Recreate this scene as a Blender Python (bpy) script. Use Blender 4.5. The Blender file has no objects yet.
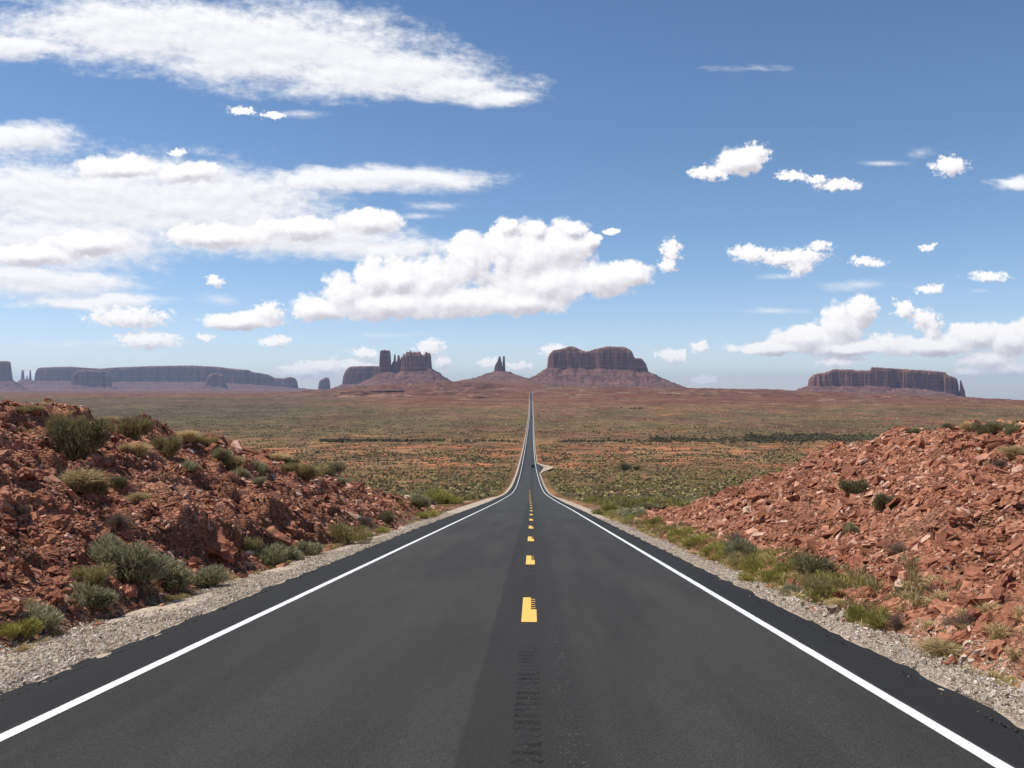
import bpy, math, random
import numpy as np
from mathutils import Matrix, Vector

# ------------------------------------------------------------------ frame
F = 830.0                      # focal length in pixels of a 1024 px wide frame
EYE = 1.9                      # lens above the asphalt
ROW0 = 388.0                   # picture row of the eye-level horizon
YAW = math.atan(20.0 / F)      # the camera looks this much to the left of the road's heading
sc = bpy.context.scene
col = sc.collection

cam_d = bpy.data.cameras.new('camera'); cam = bpy.data.objects.new('camera', cam_d); col.objects.link(cam)
cam_d.sensor_width = 36.0; cam_d.lens = 36.0 * F / 1024.0
cam_d.clip_start = 0.1; cam_d.clip_end = 120000.0
cam.location = (0, 0, EYE)
cam.rotation_euler = (math.radians(90) + math.atan((ROW0 - 384.0) / F), 0, YAW)
sc.camera = cam

# ------------------------------------------------------------------ world
SUN_EL, SUN_AZ = math.radians(63), math.radians(-84)      # azimuth from +Y, negative = left
world = bpy.data.worlds.new('World'); sc.world = world; world.use_nodes = True
sun_d = bpy.data.lights.new('sun', 'SUN'); sun_d.energy = 4.4; sun_d.angle = math.radians(0.53); sun_d.color = (1, .955, .88)
sun = bpy.data.objects.new('sun', sun_d); col.objects.link(sun)
sdir = Vector((math.sin(SUN_AZ) * math.cos(SUN_EL), math.cos(SUN_AZ) * math.cos(SUN_EL), math.sin(SUN_EL)))
sun.rotation_euler = sdir.to_track_quat('Z', 'Y').to_euler()
sc.view_settings.view_transform = 'Standard'; sc.view_settings.look = 'None'
sc.view_settings.exposure = 0.15; sc.view_settings.gamma = 1.0
sc.render.engine = 'CYCLES'
sc.cycles.max_bounces = 5; sc.cycles.diffuse_bounces = 2; sc.cycles.volume_bounces = 0
sc.cycles.transparent_max_bounces = 8
sc.cycles.use_denoising = True
try: sc.cycles.denoising_prefilter = 'ACCURATE'
except Exception: pass

class G:
    """Small helper round a node tree."""
    def __init__(s, tree): s.t = tree; s.n = tree.nodes; s.l = tree.links
    def node(s, kind, **kw):
        n = s.n.new(kind)
        for k, v in kw.items(): setattr(n, k, v)
        return n
    def put(s, sock, v):
        if v is None: return
        if isinstance(v, bpy.types.NodeSocket): s.l.new(v, sock)
        else: sock.default_value = v
    def math(s, op, a, b=None, c=None, clamp=False):
        n = s.node('ShaderNodeMath', operation=op, use_clamp=clamp)
        for i, v in enumerate((a, b, c)): s.put(n.inputs[i], v)
        return n.outputs[0]
    def vec(s, op, a, b=None, c=None, out=0):
        n = s.node('ShaderNodeVectorMath', operation=op)
        for i, v in enumerate((a, b, c)): s.put(n.inputs[i], v)
        return n.outputs['Value'] if out == 'v' else n.outputs[0]
    def step(s, v, a, b, lo=0.0, hi=1.0):
        n = s.node('ShaderNodeMapRange', interpolation_type='SMOOTHSTEP')
        s.put(n.inputs[0], v)
        for i, k in enumerate((a, b, lo, hi)): s.put(n.inputs[1 + i], k)
        return n.outputs[0]
    def mix(s, f, a, b, mode='MIX'):
        n = s.node('ShaderNodeMix', data_type='RGBA', blend_type=mode)
        s.put(n.inputs[0], f); s.put(n.inputs[6], a); s.put(n.inputs[7], b)
        return n.outputs[2]
    def noise(s, vec, scale, detail=3, rough=.5, dist=0.0, out=0, dim='3D'):
        n = s.node('ShaderNodeTexNoise', noise_dimensions=dim)
        s.put(n.inputs['Vector'], vec); n.inputs['Scale'].default_value = scale
        n.inputs['Detail'].default_value = detail; n.inputs['Roughness'].default_value = rough
        n.inputs['Distortion'].default_value = dist
        return n.outputs[out]
    def ramp(s, f, stops, interp='LINEAR'):
        n = s.node('ShaderNodeValToRGB'); r = n.color_ramp; r.interpolation = interp
        while len(r.elements) < len(stops): r.elements.new(1.0)
        for e, (p, c) in zip(r.elements, stops): e.position = p; e.color = (*c, 1)
        s.put(n.inputs[0], f); return n.outputs[0]

# clouds: ellipses in (azimuth, elevation) units of 1/830 rad, cx cy rx ry
SOFT_L = [(150,28,165,34),(265,46,150,40),(375,70,110,28),(448,86,80,17),(492,96,44,11),(15,46,70,13),
 (20,138,66,17),(30,185,95,24),(95,200,150,44),(205,205,130,40),(60,238,130,34),(290,235,110,22),(360,246,88,12),
 (400,178,88,13),(320,180,80,12),(60,282,78,15),(15,275,60,14),(85,300,70,8)]
CUM_L = [(128,318,44,10),(148,340,34,8),(240,321,46,10),(268,314,18,10),(275,341,15,5),(120,168,50,13),(185,172,40,13),(370,222,38,16),(90,244,50,14),(215,236,60,14),(300,228,46,13),(30,255,50,13),(215,281,8,6),(176,152,9,4),(238,110,13,4),(275,114,13,4),(205,338,9,3.5),
 (318,309,30,15),(345,294,28,24),(372,283,26,26),(400,279,28,24),(385,305,80,18),(430,281,34,32),(470,262,30,34),(505,250,24,34),
 (455,301,80,20),(530,258,36,38),(560,248,36,30),(545,284,56,26),(600,279,44,20),(632,273,26,15),(520,302,56,14),
 (505,226,12,9),(537,229,13,10),(570,229,18,11),(590,240,12,9),
 (612,231,10,4),(671,251,10,12),(668,264,8,7),(675,356,16,7),(690,352,12,4),
 (365,354,15,5),(430,349,15,9),(443,362,11,6),(490,364,14,5),(518,366,14,4),(358,366,26,5),(303,371,27,8),(325,367,20,7),(75,374,60,5),(555,352,16,6),(590,358,30,5)]
SOFT_R = [(1016,182,30,7)]
WISP_R = [(920,153,20,7),(770,311,50,5),(790,276,60,5),(980,291,26,4),(750,68,44,6),(885,163,34,4),(860,285,60,10)]
WISP_L = [(430,192,44,5),(420,216,40,5),(440,205,50,8),(300,114,60,6),(70,345,60,8),(215,300,60,8),(395,335,60,6)]
CUM_R = [(740,161,28,15),(710,173,22,6),(757,153,14,10),(792,176,15,5),(838,184,23,6),(815,179,12,4),(950,166,18,8),(750,253,20,8),(790,256,38,8),(800,263,13,11),(820,246,13,5),(868,262,19,4.5),(930,289,15,4.5),(928,247,8,3.5),(990,276,21,4.5),
 (775,348,54,8),(808,340,38,16),(838,326,26,24),(862,312,19,19),(850,348,62,9),(838,361,23,5.5),(888,345,26,10),(903,308,12,8),(922,318,14,9),(932,328,9,16),
 (935,346,56,12),(975,337,30,16),(1008,340,30,18),(1040,335,40,16),(990,360,34,9),(970,372,14,4),(1010,368,24,6),
 (698,347,10,5),(704,379,12,4)]

def blob_field(g, q, blobs, sm):
    acc = None
    for cx, cy, rx, ry in blobs:
        v = g.vec('MULTIPLY_ADD', q, (1 / rx, 1 / ry, 0), (-cx / rx, -cy / ry, 0))
        d = g.vec('LENGTH', v, out='v')
        acc = d if acc is None else g.math('SMOOTH_MIN', acc, d, sm)
    return g.math('SUBTRACT', 1.0, acc)

def field_group(name, blobs, kind, small=(), wisps=()):
    t = bpy.data.node_groups.new(name, 'ShaderNodeTree')
    t.interface.new_socket('q', in_out='INPUT', socket_type='NodeSocketVector')
    t.interface.new_socket('h', in_out='OUTPUT', socket_type='NodeSocketFloat')
    t.interface.new_socket('f', in_out='OUTPUT', socket_type='NodeSocketFloat')
    g = G(t); i = g.node('NodeGroupInput'); o = g.node('NodeGroupOutput'); q0 = i.outputs[0]
    if kind == 'cumulus':
        w = g.vec('MULTIPLY', g.vec('SUBTRACT', g.noise(q0, .03, 3, .6, out=1), (.5, .5, .5)), (18, 10, 0))
        w2 = g.vec('MULTIPLY', g.vec('SUBTRACT', g.noise(q0, .16, 3, .65, out=1), (.5, .5, .5)), (11, 6, 0))
        q = g.vec('ADD', g.vec('ADD', q0, w), w2)
        f = blob_field(g, q, blobs, .2)
        def bil(scale, smooth, det):
            v = g.node('ShaderNodeTexVoronoi', feature='SMOOTH_F1', voronoi_dimensions='2D')
            g.put(v.inputs['Vector'], g.vec('ADD', q0, w2)); v.inputs['Scale'].default_value = scale
            v.inputs['Detail'].default_value = det; v.inputs['Roughness'].default_value = .5; v.inputs['Smoothness'].default_value = smooth
            return g.math('SUBTRACT', .5, v.outputs['Distance'])
        n = g.math('SUBTRACT', g.noise(q0, .09, 6, .62), .5)
        h = g.math('MULTIPLY_ADD', bil(.034, .35, 0.0), .55, g.math('MULTIPLY_ADD', bil(.085, .3, 1.5), .30, g.math('MULTIPLY', n, .42)))
        h = g.math('ADD', g.math('MULTIPLY', g.math('SMOOTH_MIN', f, .95, .3), 1.3), h)
        fp = blob_field(g, g.vec('ADD', q, g.vec('MULTIPLY', w2, (.8, .8, 0))), small, .35)
        np_ = g.math('SUBTRACT', g.noise(g.vec('MULTIPLY', q0, (.75, 1, 1)), .19, 6, .66), .5)
        hp = g.math('ADD', g.math('MULTIPLY', fp, .80), g.math('MULTIPLY_ADD', np_, 1.35, -.03))
        h = g.math('SMOOTH_MAX', h, hp, .1)
        f = g.math('MAXIMUM', f, g.math('MULTIPLY', fp, .6))
        g.put(o.inputs[1], f)
    else:
        qr = g.node('ShaderNodeVectorRotate', rotation_type='Z_AXIS'); g.put(qr.inputs['Vector'], q0); qr.inputs['Angle'].default_value = -.12
        qs = g.vec('MULTIPLY', qr.outputs[0], (.30, 1, 1))
        w = g.vec('MULTIPLY', g.vec('SUBTRACT', g.noise(qs, .035, 3, .6, out=1), (.5, .5, .5)), (60, 26, 0))
        q = g.vec('ADD', q0, w)
        f = blob_field(g, q, blobs, .3)
        n1 = g.math('SUBTRACT', g.noise(qs, .05, 7, .66), .5)
        n2 = g.math('SUBTRACT', g.noise(g.vec('MULTIPLY', q0, (.8, 1.1, 1)), .10, 5, .68), .5)
        h = g.math('ADD', g.math('MULTIPLY', n1, 1.25), g.math('MULTIPLY', n2, .8))
        h = g.math('ADD', g.math('SMOOTH_MIN', f, .75, .3), h)
        fw = g.math('MULTIPLY', blob_field(g, q0, wisps, .3), .5)
        h = g.math('MAXIMUM', h, g.math('MULTIPLY_ADD', n1, 1.6, g.math('SUBTRACT', fw, .42)))
    g.put(o.inputs[0], h)
    return t

wg = G(world.node_tree); wg.n.clear()
sky = wg.node('ShaderNodeTexSky', sky_type='NISHITA', sun_disc=False, sun_elevation=SUN_EL, sun_rotation=SUN_AZ)
sky.altitude = 1600; sky.air_density = 1.0; sky.dust_density = .4; sky.ozone_density = 2.2
zen = wg.node('ShaderNodeSeparateXYZ'); wg.put(zen.inputs[0], wg.node('ShaderNodeTexCoord').outputs['Generated'])
grade = wg.ramp(zen.outputs[2], [(0, (.112, .112, .120)), (.05, (.114, .113, .125)), (.16, (.097, .108, .115)), (.42, (.085, .101, .110)), (1, (.08, .10, .12))])
skyc = wg.mix(1.0, sky.outputs[0], grade, 'MULTIPLY')
gen = wg.node('ShaderNodeTexCoord').outputs['Generated']
rot = wg.node('ShaderNodeVectorRotate', rotation_type='Z_AXIS'); wg.put(rot.inputs['Vector'], gen); rot.inputs['Angle'].default_value = -YAW
sep = wg.node('ShaderNodeSeparateXYZ'); wg.put(sep.inputs[0], rot.outputs[0])
ay = wg.math('MAXIMUM', wg.math('ABSOLUTE', sep.outputs[1]), .08)
qx = wg.math('MULTIPLY_ADD', wg.math('DIVIDE', sep.outputs[0], ay), F, 512.0)
qy = wg.math('MULTIPLY_ADD', wg.math('DIVIDE', sep.outputs[2], ay), -F, ROW0)
cmb = wg.node('ShaderNodeCombineXYZ'); wg.put(cmb.inputs[0], qx); wg.put(cmb.inputs[1], qy); Q = cmb.outputs[0]

def is_puff(c): return min(c[2:]) < 12.5 and c[2] < 45 and not (480 < c[0] < 660 and 215 < c[1] < 310)
def cloud_zone(softs, cums, tag):
    gs, gc = field_group('streak ' + tag, softs, 'soft', (), WISP_L if tag == 'west' else WISP_R), field_group('cumulus ' + tag, [c for c in cums if not is_puff(c)], 'cumulus', [(a, b, max(c, 7) * 1.18, max(d, 4) * 1.3) for a, b, c, d in cums if is_puff((a, b, c, d))])
    def use(t, q):
        n = wg.node('ShaderNodeGroup'); n.node_tree = t; wg.put(n.inputs[0], q); return n.outputs
    hs = use(gs, Q)[0]; hc, fc = use(gc, Q)[:2]
    hs2 = use(gs, wg.vec('ADD', Q, (-5, -7, 0)))[0]; hc2, fc2 = use(gc, wg.vec('ADD', Q, (-4, -7, 0)))[:2]
    a_s = wg.math('MULTIPLY', wg.step(hs, -.36, .54), .98)
    a_c = wg.step(hc, -.06, .34)
    ls = wg.math('MULTIPLY_ADD', wg.math('SUBTRACT', hs, hs2), .55, .80, clamp=True)
    lc = wg.math('MULTIPLY_ADD', wg.math('SUBTRACT', hc, hc2), .42, wg.math('MULTIPLY_ADD', wg.math('SUBTRACT', fc, fc2), .42, .74), clamp=True)
    cs = wg.ramp(ls, [(0, (.50, .50, .56)), (.6, (.76, .76, .80)), (1, (.92, .92, .93))])
    cc = wg.ramp(lc, [(0, (.48, .46, .51)), (.4, (.64, .61, .65)), (.72, (.86, .84, .86)), (1, (1.0, .98, .96))])
    c = wg.mix(a_s, skyc, cs); c = wg.mix(a_c, c, cc)
    return c
bgs = []
for s_, c_, tg in ((SOFT_L, CUM_L, 'west'), (SOFT_R, CUM_R, 'east')):
    b = wg.node('ShaderNodeBackground'); wg.put(b.inputs[0], cloud_zone(s_, c_, tg)); b.inputs[1].default_value = 1.0; bgs.append(b)
plain = wg.node('ShaderNodeBackground'); wg.put(plain.inputs[0], skyc); plain.inputs[1].default_value = 1.0
lr = wg.node('ShaderNodeMixShader'); wg.put(lr.inputs[0], wg.math('GREATER_THAN', qx, 686.0))
wg.put(lr.inputs[1], bgs[0].outputs[0]); wg.put(lr.inputs[2], bgs[1].outputs[0])
ud = wg.node('ShaderNodeMixShader'); wg.put(ud.inputs[0], wg.math('MULTIPLY', wg.math('LESS_THAN', qy, 400.0), wg.math('GREATER_THAN', qy, -80.0)))
wg.put(ud.inputs[1], plain.outputs[0]); wg.put(ud.inputs[2], lr.outputs[0])
wo = wg.node('ShaderNodeOutputWorld'); wg.put(wo.inputs[0], ud.outputs[0])

# ------------------------------------------------------------------ helpers
rng = np.random.default_rng(7); random.seed(7)

def _hash(ix, iy, seed):
    h = (ix.astype(np.int64) * 374761393 + iy.astype(np.int64) * 668265263 + seed * 1442695041) & 0xffffffff
    h = ((h ^ (h >> 13)) * 1274126177) & 0xffffffff
    h = ((h ^ (h >> 16)) * 2246822519) & 0xffffffff
    return ((h ^ (h >> 15)) & 0xffff) / 65535.0
def pn(x, y, seed=0):
    x = np.asarray(x, float); y = np.asarray(y, float)
    ix, iy = np.floor(x), np.floor(y); fx, fy = x - ix, y - iy
    ux, uy = fx * fx * fx * (fx * (fx * 6 - 15) + 10), fy * fy * fy * (fy * (fy * 6 - 15) + 10)
    def gr(a, b):
        t = _hash(ix + a, iy + b, seed) * 6.2831853
        return np.cos(t) * (fx - a) + np.sin(t) * (fy - b)
    n0 = gr(0, 0) * (1 - ux) + gr(1, 0) * ux; n1 = gr(0, 1) * (1 - ux) + gr(1, 1) * ux
    return (n0 * (1 - uy) + n1 * uy) * 1.5
def fbm(x, y, octv=4, seed=0, gain=.5):
    s = 0; a = 1.0
    for o in range(octv):
        s = s + a * pn(x * 2**o + 17.3 * o, y * 2**o - 9.1 * o, seed + o); a *= gain
    return s
def sst(a, b, x):
    t = np.clip((x - a) / (b - a), 0, 1); return t * t * (3 - 2 * t)
def pchip(xs, ys):
    xs = np.array(xs, float); ys = np.array(ys, float); h = np.diff(xs); d = np.diff(ys) / h
    m = np.zeros_like(xs); m[0], m[-1] = d[0], d[-1]
    for i in range(1, len(xs) - 1):
        if d[i - 1] * d[i] > 0:
            w1, w2 = 2 * h[i] + h[i - 1], h[i] + 2 * h[i - 1]; m[i] = (w1 + w2) / (w1 / d[i - 1] + w2 / d[i])
    def f(x):
        x = np.asarray(x, float); k = np.clip(np.searchsorted(xs, x) - 1, 0, len(xs) - 2)
        t = np.clip((x - xs[k]) / h[k], 0, 1); t2, t3 = t * t, t * t * t
        r = (2*t3 - 3*t2 + 1)*ys[k] + (t3 - 2*t2 + t)*h[k]*m[k] + (-2*t3 + 3*t2)*ys[k+1] + (t3 - t2)*h[k]*m[k+1]
        return r
    return f

def mesh(name, verts, faces, mat=None, parent=None, smooth=False, attrs=None, kind=None, link=True):
    """verts (n,3); faces: an (m,k) array or a list of such arrays."""
    me = bpy.data.meshes.new(name); verts = np.asarray(verts, np.float32)
    if not isinstance(faces, list): faces = [faces]
    faces = [np.asarray(f, np.int32) for f in faces if len(f)]
    me.vertices.add(len(verts)); me.vertices.foreach_set('co', verts.ravel())
    nl = sum(f.size for f in faces); npoly = sum(len(f) for f in faces)
    me.loops.add(nl); me.loops.foreach_set('vertex_index', np.concatenate([f.ravel() for f in faces]))
    tot = np.concatenate([np.full(len(f), f.shape[1], np.int32) for f in faces])
    st = np.concatenate([[0], np.cumsum(tot)[:-1]]).astype(np.int32)
    me.polygons.add(npoly); me.polygons.foreach_set('loop_start', st)
    me.polygons.foreach_set('use_smooth', np.full(npoly, smooth, bool))
    me.update(calc_edges=True)
    for k, v in (attrs or {}).items():
        v = np.asarray(v, np.float32)
        if v.ndim == 1:
            a = me.attributes.new(k, 'FLOAT', 'POINT'); a.data.foreach_set('value', v)
        else:
            a = me.attributes.new(k, 'FLOAT_COLOR', 'POINT')
            a.data.foreach_set('color', np.concatenate([v, np.ones((len(v), 1), np.float32)], 1).ravel())
    if mat: me.materials.append(mat)
    if not link: return me
    o = bpy.data.objects.new(name, me); col.objects.link(o)
    if parent: o.parent = parent
    if kind: o['kind'] = kind
    return o
def empty(name, loc, rz=0, label=None, cat=None, group=None):
    o = bpy.data.objects.new(name, None); col.objects.link(o); o.location = loc; o.rotation_euler = (0, 0, rz)
    tag(o, label, cat, group); return o
def tag(o, label=None, cat=None, group=None, kind=None):
    for k, v in (('label', label), ('category', cat), ('group', group), ('kind', kind)):
        if v: o[k] = v
    return o
def copy_tree(o, parent=None):
    c = o.copy(); col.objects.link(c)
    if parent: c.parent = parent
    for ch in list(o.children): copy_tree(ch, c)
    return c
def grid_faces(nr, nc, wrap=False):
    r = np.arange(nr - 1)[:, None]; c = np.arange(nc if wrap else nc - 1)[None, :]; c2 = (c + 1) % nc
    return np.stack([r * nc + c, r * nc + c2, (r + 1) * nc + c2, (r + 1) * nc + c], -1).reshape(-1, 4)

def material(name, rough=.9, spec=.25):
    m = bpy.data.materials.new(name); m.use_nodes = True; g = G(m.node_tree)
    b = m.node_tree.nodes['Principled BSDF']; b.inputs['Roughness'].default_value = rough
    b.inputs['Specular IOR Level'].default_value = spec
    return m, g, b
def simple(name, c, rough=.6, spec=.4, var=.15, scale=8.0, metal=0.0):
    m, g, b = material(name, rough, spec); b.inputs['Metallic'].default_value = metal
    p = g.node('ShaderNodeTexCoord').outputs['Object']
    n = g.noise(p, scale, 4, .6)
    g.put(b.inputs['Base Color'], g.mix(n, (*[v * (1 - var) for v in c], 1), (*[min(1, v * (1 + var)) for v in c], 1)))
    return m
def attr(g, name):
    n = g.node('ShaderNodeAttribute', attribute_name=name); return n
def bump(g, b, h, strength=.5, dist=.02):
    n = g.node('ShaderNodeBump'); n.inputs['Strength'].default_value = strength; n.inputs['Distance'].default_value = dist
    g.put(n.inputs['Height'], h); g.put(b.inputs['Normal'], n.outputs[0])

# ------------------------------------------------------------------ terrain shape
def u_of_px(px): return np.tan(np.arctan((np.asarray(px, float) - 512.0) / F) - YAW)
def px_of_u(u): return 512.0 + F * np.tan(np.arctan(u) + YAW)
def depth(x, y): return y * math.cos(YAW) - x * math.sin(YAW)      # distance along the camera's heading
def z_of_row(row, x, y): return EYE - (np.asarray(row, float) - ROW0) / F * depth(x, y)

_rn = [(-200, None), (0, None), (60, None), (120, 499.0), (200, 491.3), (257, 484.5), (321, 476.7), (407, 468.6), (506, 460.2), (574, 455.2), (700, 447.8),
       (880, 439.5), (1150, 429), (1600, 416.5), (2100, 406.5), (2700, 399), (3400, 393), (4200, 387)]
prof = pchip([a for a, _ in _rn], [(-.118 * a if r is None else EYE - (r - ROW0) / F * a) for a, r in _rn])
centre = pchip([-300, 60, 120, 257, 500, 880, 1600, 3400, 9000], [-.34, -.34, -.55, -.96, -1.8, -2.2, -1.5, -3.7, -3.7])

_PX = np.array([-200, 0, 250, 330, 365, 400, 440, 470, 530, 560, 620, 700, 760, 800, 900, 970, 1024, 1200.])
_YY = np.array([2100, 2700, 3400, 4200, 5000, 7000, 12000, 30000.])
_top = np.array([394.6, 394.6, 394.4, 390, 386.5, 384.0, 382.6, 383, 385.0, 386.6, 387.2, 388.3, 389.3, 391, 394.5, 397.8, 400, 403])
_R = np.zeros((len(_PX), len(_YY)))
for i, p in enumerate(_PX):
    lf = p < 300; rt = max(0, (p - 700) / 320)
    _R[i, 0] = 406.5; _R[i, 1] = 401.5 if lf else 399 + 4 * rt; _R[i, 2] = 397.3 if lf else 393 + 9 * min(rt, 1.2); _R[i, 3] = _top[i]
    _R[i, 4] = 393.2 if lf else _top[i] + .7
    _R[i, 5] = 391.7 if lf else (379.0 if 445 < p < 545 else _top[i] + 1.5)
    _R[i, 6] = 390.4 if lf else _top[i] + 3; _R[i, 7] = 389.2 if lf else _top[i] + 3.5
def far_rows(px, y):
    px = np.clip(px, _PX[0], _PX[-1]); ly = np.log(np.clip(y, 2100, 30000)); LY = np.log(_YY)
    i = np.clip(np.searchsorted(_PX, px) - 1, 0, len(_PX) - 2); j = np.clip(np.searchsorted(LY, ly) - 1, 0, len(LY) - 2)
    a = (px - _PX[i]) / (_PX[i + 1] - _PX[i]); a = a * a * (3 - 2 * a); b = (ly - LY[j]) / (LY[j + 1] - LY[j]); b = np.clip(b, 0, 1)
    return (_R[i, j] * (1 - a) + _R[i + 1, j] * a) * (1 - b) + (_R[i, j + 1] * (1 - a) + _R[i + 1, j + 1] * a) * b

lcx = pchip([-60, 0, 21.8, 32.7, 41, 50.7, 66.7, 80], [-15.5, -15.5, -14, -12.5, -11.5, -10.5, -9, -8.5])
lch = pchip([-60, 0, 21.8, 26.9, 32.7, 41, 50.7, 66.7, 80], [5, 4.6, 4.1, 3.87, 3.6, 2.7, 1.8, .37, 0])
rcx = pchip([-60, 0, 23.6, 30.7, 35.6, 42, 47, 56, 70], [15, 15, 14, 12.5, 11.5, 10.5, 9.5, 8.2, 8])
rch = pchip([-60, 0, 23.6, 29.3, 30.7, 35.6, 42, 47, 56, 70], [3.6, 3.6, 3.63, 3.75, 3.6, 2.8, 1.7, .85, .1, 0])
ltoe = pchip([-60, 10, 35, 65, 90], [-6.45, -6.45, -6.5, -7.2, -7.4])
rtoe = pchip([-60, 8, 15, 25, 40, 90], [4.7, 4.8, 5.0, 5.2, 5.7, 6.2])

def road_half(y): return 4.75 + 0 * y
def H(x, y, detail=True):
    """Height of the ground."""
    x = np.asarray(x, float); y = np.asarray(y, float)
    xc = centre(np.clip(y, -250, 8000)); dx = x - xc
    zr = np.where(y < 0, -.118 * y, prof(np.clip(y, 0, 4200)))
    z = zr.copy()
    far = y > 2000
    if far.any():
        uf = px_of_u(x[far] / y[far])
        w = sst(2100, 2700, y[far])
        zf = EYE - (far_rows(uf, y[far]) - ROW0) / F * depth(x[far], y[far])
        lat = 1 - .0 * np.exp(-(dx[far] / 60) ** 2) * (y[far] < 3400)
        keep = np.exp(-(dx[far] / 70) ** 2) * (1 - sst(3400, 3520, y[far]))
        z[far] = (zr[far] * (1 - w) + zf * w) * (1 - keep) + zr[far] * keep
    # rolling ground away from the road
    off = sst(9, 60, np.abs(dx)) * sst(60, 200, y)
    z = z + off * (fbm(x / 90, y / 140, 3, 3) * .9 * sst(100, 500, y) + fbm(x / 14, y / 14, 3, 5) * .16)
    off2 = sst(30, 200, np.abs(dx)) * sst(1900, 3200, y)
    # low scarps on the rise below the buttes
    pxu = px_of_u(x / np.maximum(y, 1))
    band = off2 * sst(2600, 3200, y) * (1 - sst(4300, 5200, y))
    if (band > 0).any():
        lf = sst(300, 345, pxu) * (1 - sst(480, 540, pxu))
        amp = 5 + 12 * lf
        t = z / (11.0) + fbm(x / 420, y / 420, 3, 21) * 1.1
        fr = t - np.floor(t); stp = (sst(.55, .75, fr) - fr) * amp
        z = z + band * (stp + fbm(x / 160, y / 160, 4, 9) * 4.2)
    z = z + sst(100, 400, np.abs(dx)) * sst(5000, 9000, y) * fbm(x / 700, y / 700, 3, 12) * 5
    # near banks
    nb = (y < 95) & (y > -60) & (np.abs(x) < 90)
    if nb.any():
        X, Y = x[nb], y[nb]
        wob = fbm(X * .35, Y * .35, 2, 31) * .35
        add = np.zeros_like(X)
        for sx, cx, ch, toe in ((-1, lcx, lch, ltoe), (1, rcx, rch, rtoe)):
            c, h, tt = cx(Y) * sx, ch(Y), toe(Y) * sx
            a = X * sx
            t = (a - tt - wob) / (c - tt)
            tc = np.clip(t, 0, 1); shape = (tc * 1.12 - .12 * tc ** 2.2) * (.55 + .45 * sst(0, .22, tc))
            shape = np.where(tc > .85, shape, shape)
            bank = h * np.clip(shape, 0, 1)
            back = 1 - sst(0, 45, a - c)
            bank = np.where(a > c, h * (back * .9 + .1 * back ** 2), bank)
            on = sst(.03, .28, t) * np.clip(h / 1.5, 0, 1)
            if detail:
                n = fbm(X * .5, Y * .5, 4, 41) * .30 + fbm(X * 2.2, Y * 2.2, 3, 45) * .10
                # bedding: slanting steps
                s = (bank + .16 * Y * (1 if sx > 0 else .55) + fbm(X * .25, Y * .25, 2, 47) * .7) / .62
                fr = s - np.floor(s); n = n + (sst(.5, .72, fr) - fr) * .34 * (1 if sx < 0 else .6)
                bank = bank + on * n
            add += np.where(a > tt - 1, bank, 0)
        if detail: add += fbm(X * 1.3, Y * 1.3, 3, 51) * .035 * (np.abs(X) > 4.6)
        z[nb] += add
    # the bed below the road and shoulders
    hw = np.where(dx > 0, 5.1, 5.95) + np.clip(y - 100, 0, 5000) * .0025
    bed = 1 - sst(0, .6 + .003 * np.clip(y, 0, 5000), np.abs(dx) - hw)
    flat = 1 - sst(0, 8, np.abs(dx) - hw)
    side = np.where(y < 75, 0, sst(75, 140, y)) * sst(0, 3.5, np.abs(dx) - hw - .5) * (1 - sst(1500, 2500, y))
    z = z - side * .7
    bz = zr - np.where(np.abs(dx) < 4.0, .07, .20) - .0003 * np.clip(y, 0, 6000)
    m = bed * (1 - sst(3420, 3500, y))
    return z * (1 - m) + bz * m

LEDGES = []
_H0 = H
def H(x, y, detail=True):
    z = _H0(x, y, detail)
    for xs, ys_, amp, fade in LEDGES:
        x = np.asarray(x, float); y = np.asarray(y, float); k = (y > ys_[0] - 1.5) & (y < ys_[-1] + 1.5) & (np.abs(x) < 20) & (np.abs(x) > 5)
        if not k.any(): continue
        X, Y = x[k], y[k]; xl = np.interp(Y, ys_, xs); sd = -1 if xs[0] < 0 else 1
        a = (X - xl) * sd + fbm(X * 1.5, Y * 1.5, 3, 333) * .22
        env = sst(ys_[0] - 1.5, ys_[0] + .8, Y) * (1 - sst(ys_[-1] - .8, ys_[-1] + 1.5, Y))
        st = sst(-.22, .22, a)
        z[k] += amp * env * (.75 + .5 * pn(Y * .9, X * 0, 337)) * (st * np.exp(-np.clip(a, 0, 9) / fade) - .5 * np.exp(-(a / .5) ** 2) * (a < 0))
    return z

def H1(x, y): return float(H(np.array([x]), np.array([y]))[0])
CR, CP = math.cos(YAW), math.sin(YAW)
def hit(px, row, lo=4.0, hi=3500.0):
    """World point where the ground is met along the direction of (px,row)."""
    u = float(u_of_px(px)); t = np.geomspace(lo, hi, 6000)
    X, Y = u * t, t
    zz = EYE - (row - ROW0) / F * depth(X, Y)
    h = H(X, Y); below = np.where(zz <= h)[0]
    k = below[0] if len(below) else len(t) - 1
    return float(X[k]), float(Y[k]), float(h[k])

def add_ledge(pts, amp, fade):
    w = sorted([hit(a, b_)[:2] for a, b_ in pts], key=lambda t: t[1]); return (np.array([a for a, _ in w]), np.array([b_ for _, b_ in w]), amp, fade)
LEDGES += [add_ledge(*a) for a in (
    ([(176, 546), (200, 549), (232, 551), (264, 545)], .85, 1.5),
    ([(196, 482), (225, 497), (252, 514), (278, 528), (312, 540)], .55, 1.3),
    ([(268, 520), (300, 532), (330, 541)], .40, 1.2),
    ([(225, 446), (262, 460), (290, 474)], .40, 1.0),
    ([(20, 470), (60, 482), (96, 492)], .30, 1.0),
    ([(860, 560), (900, 588), (930, 602)], .25, 1.0),
    ([(985, 528), (950, 536), (915, 540)], .30, 1.0),
    ([(820, 558), (780, 545), (740, 535)], .25, 1.0))]
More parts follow.
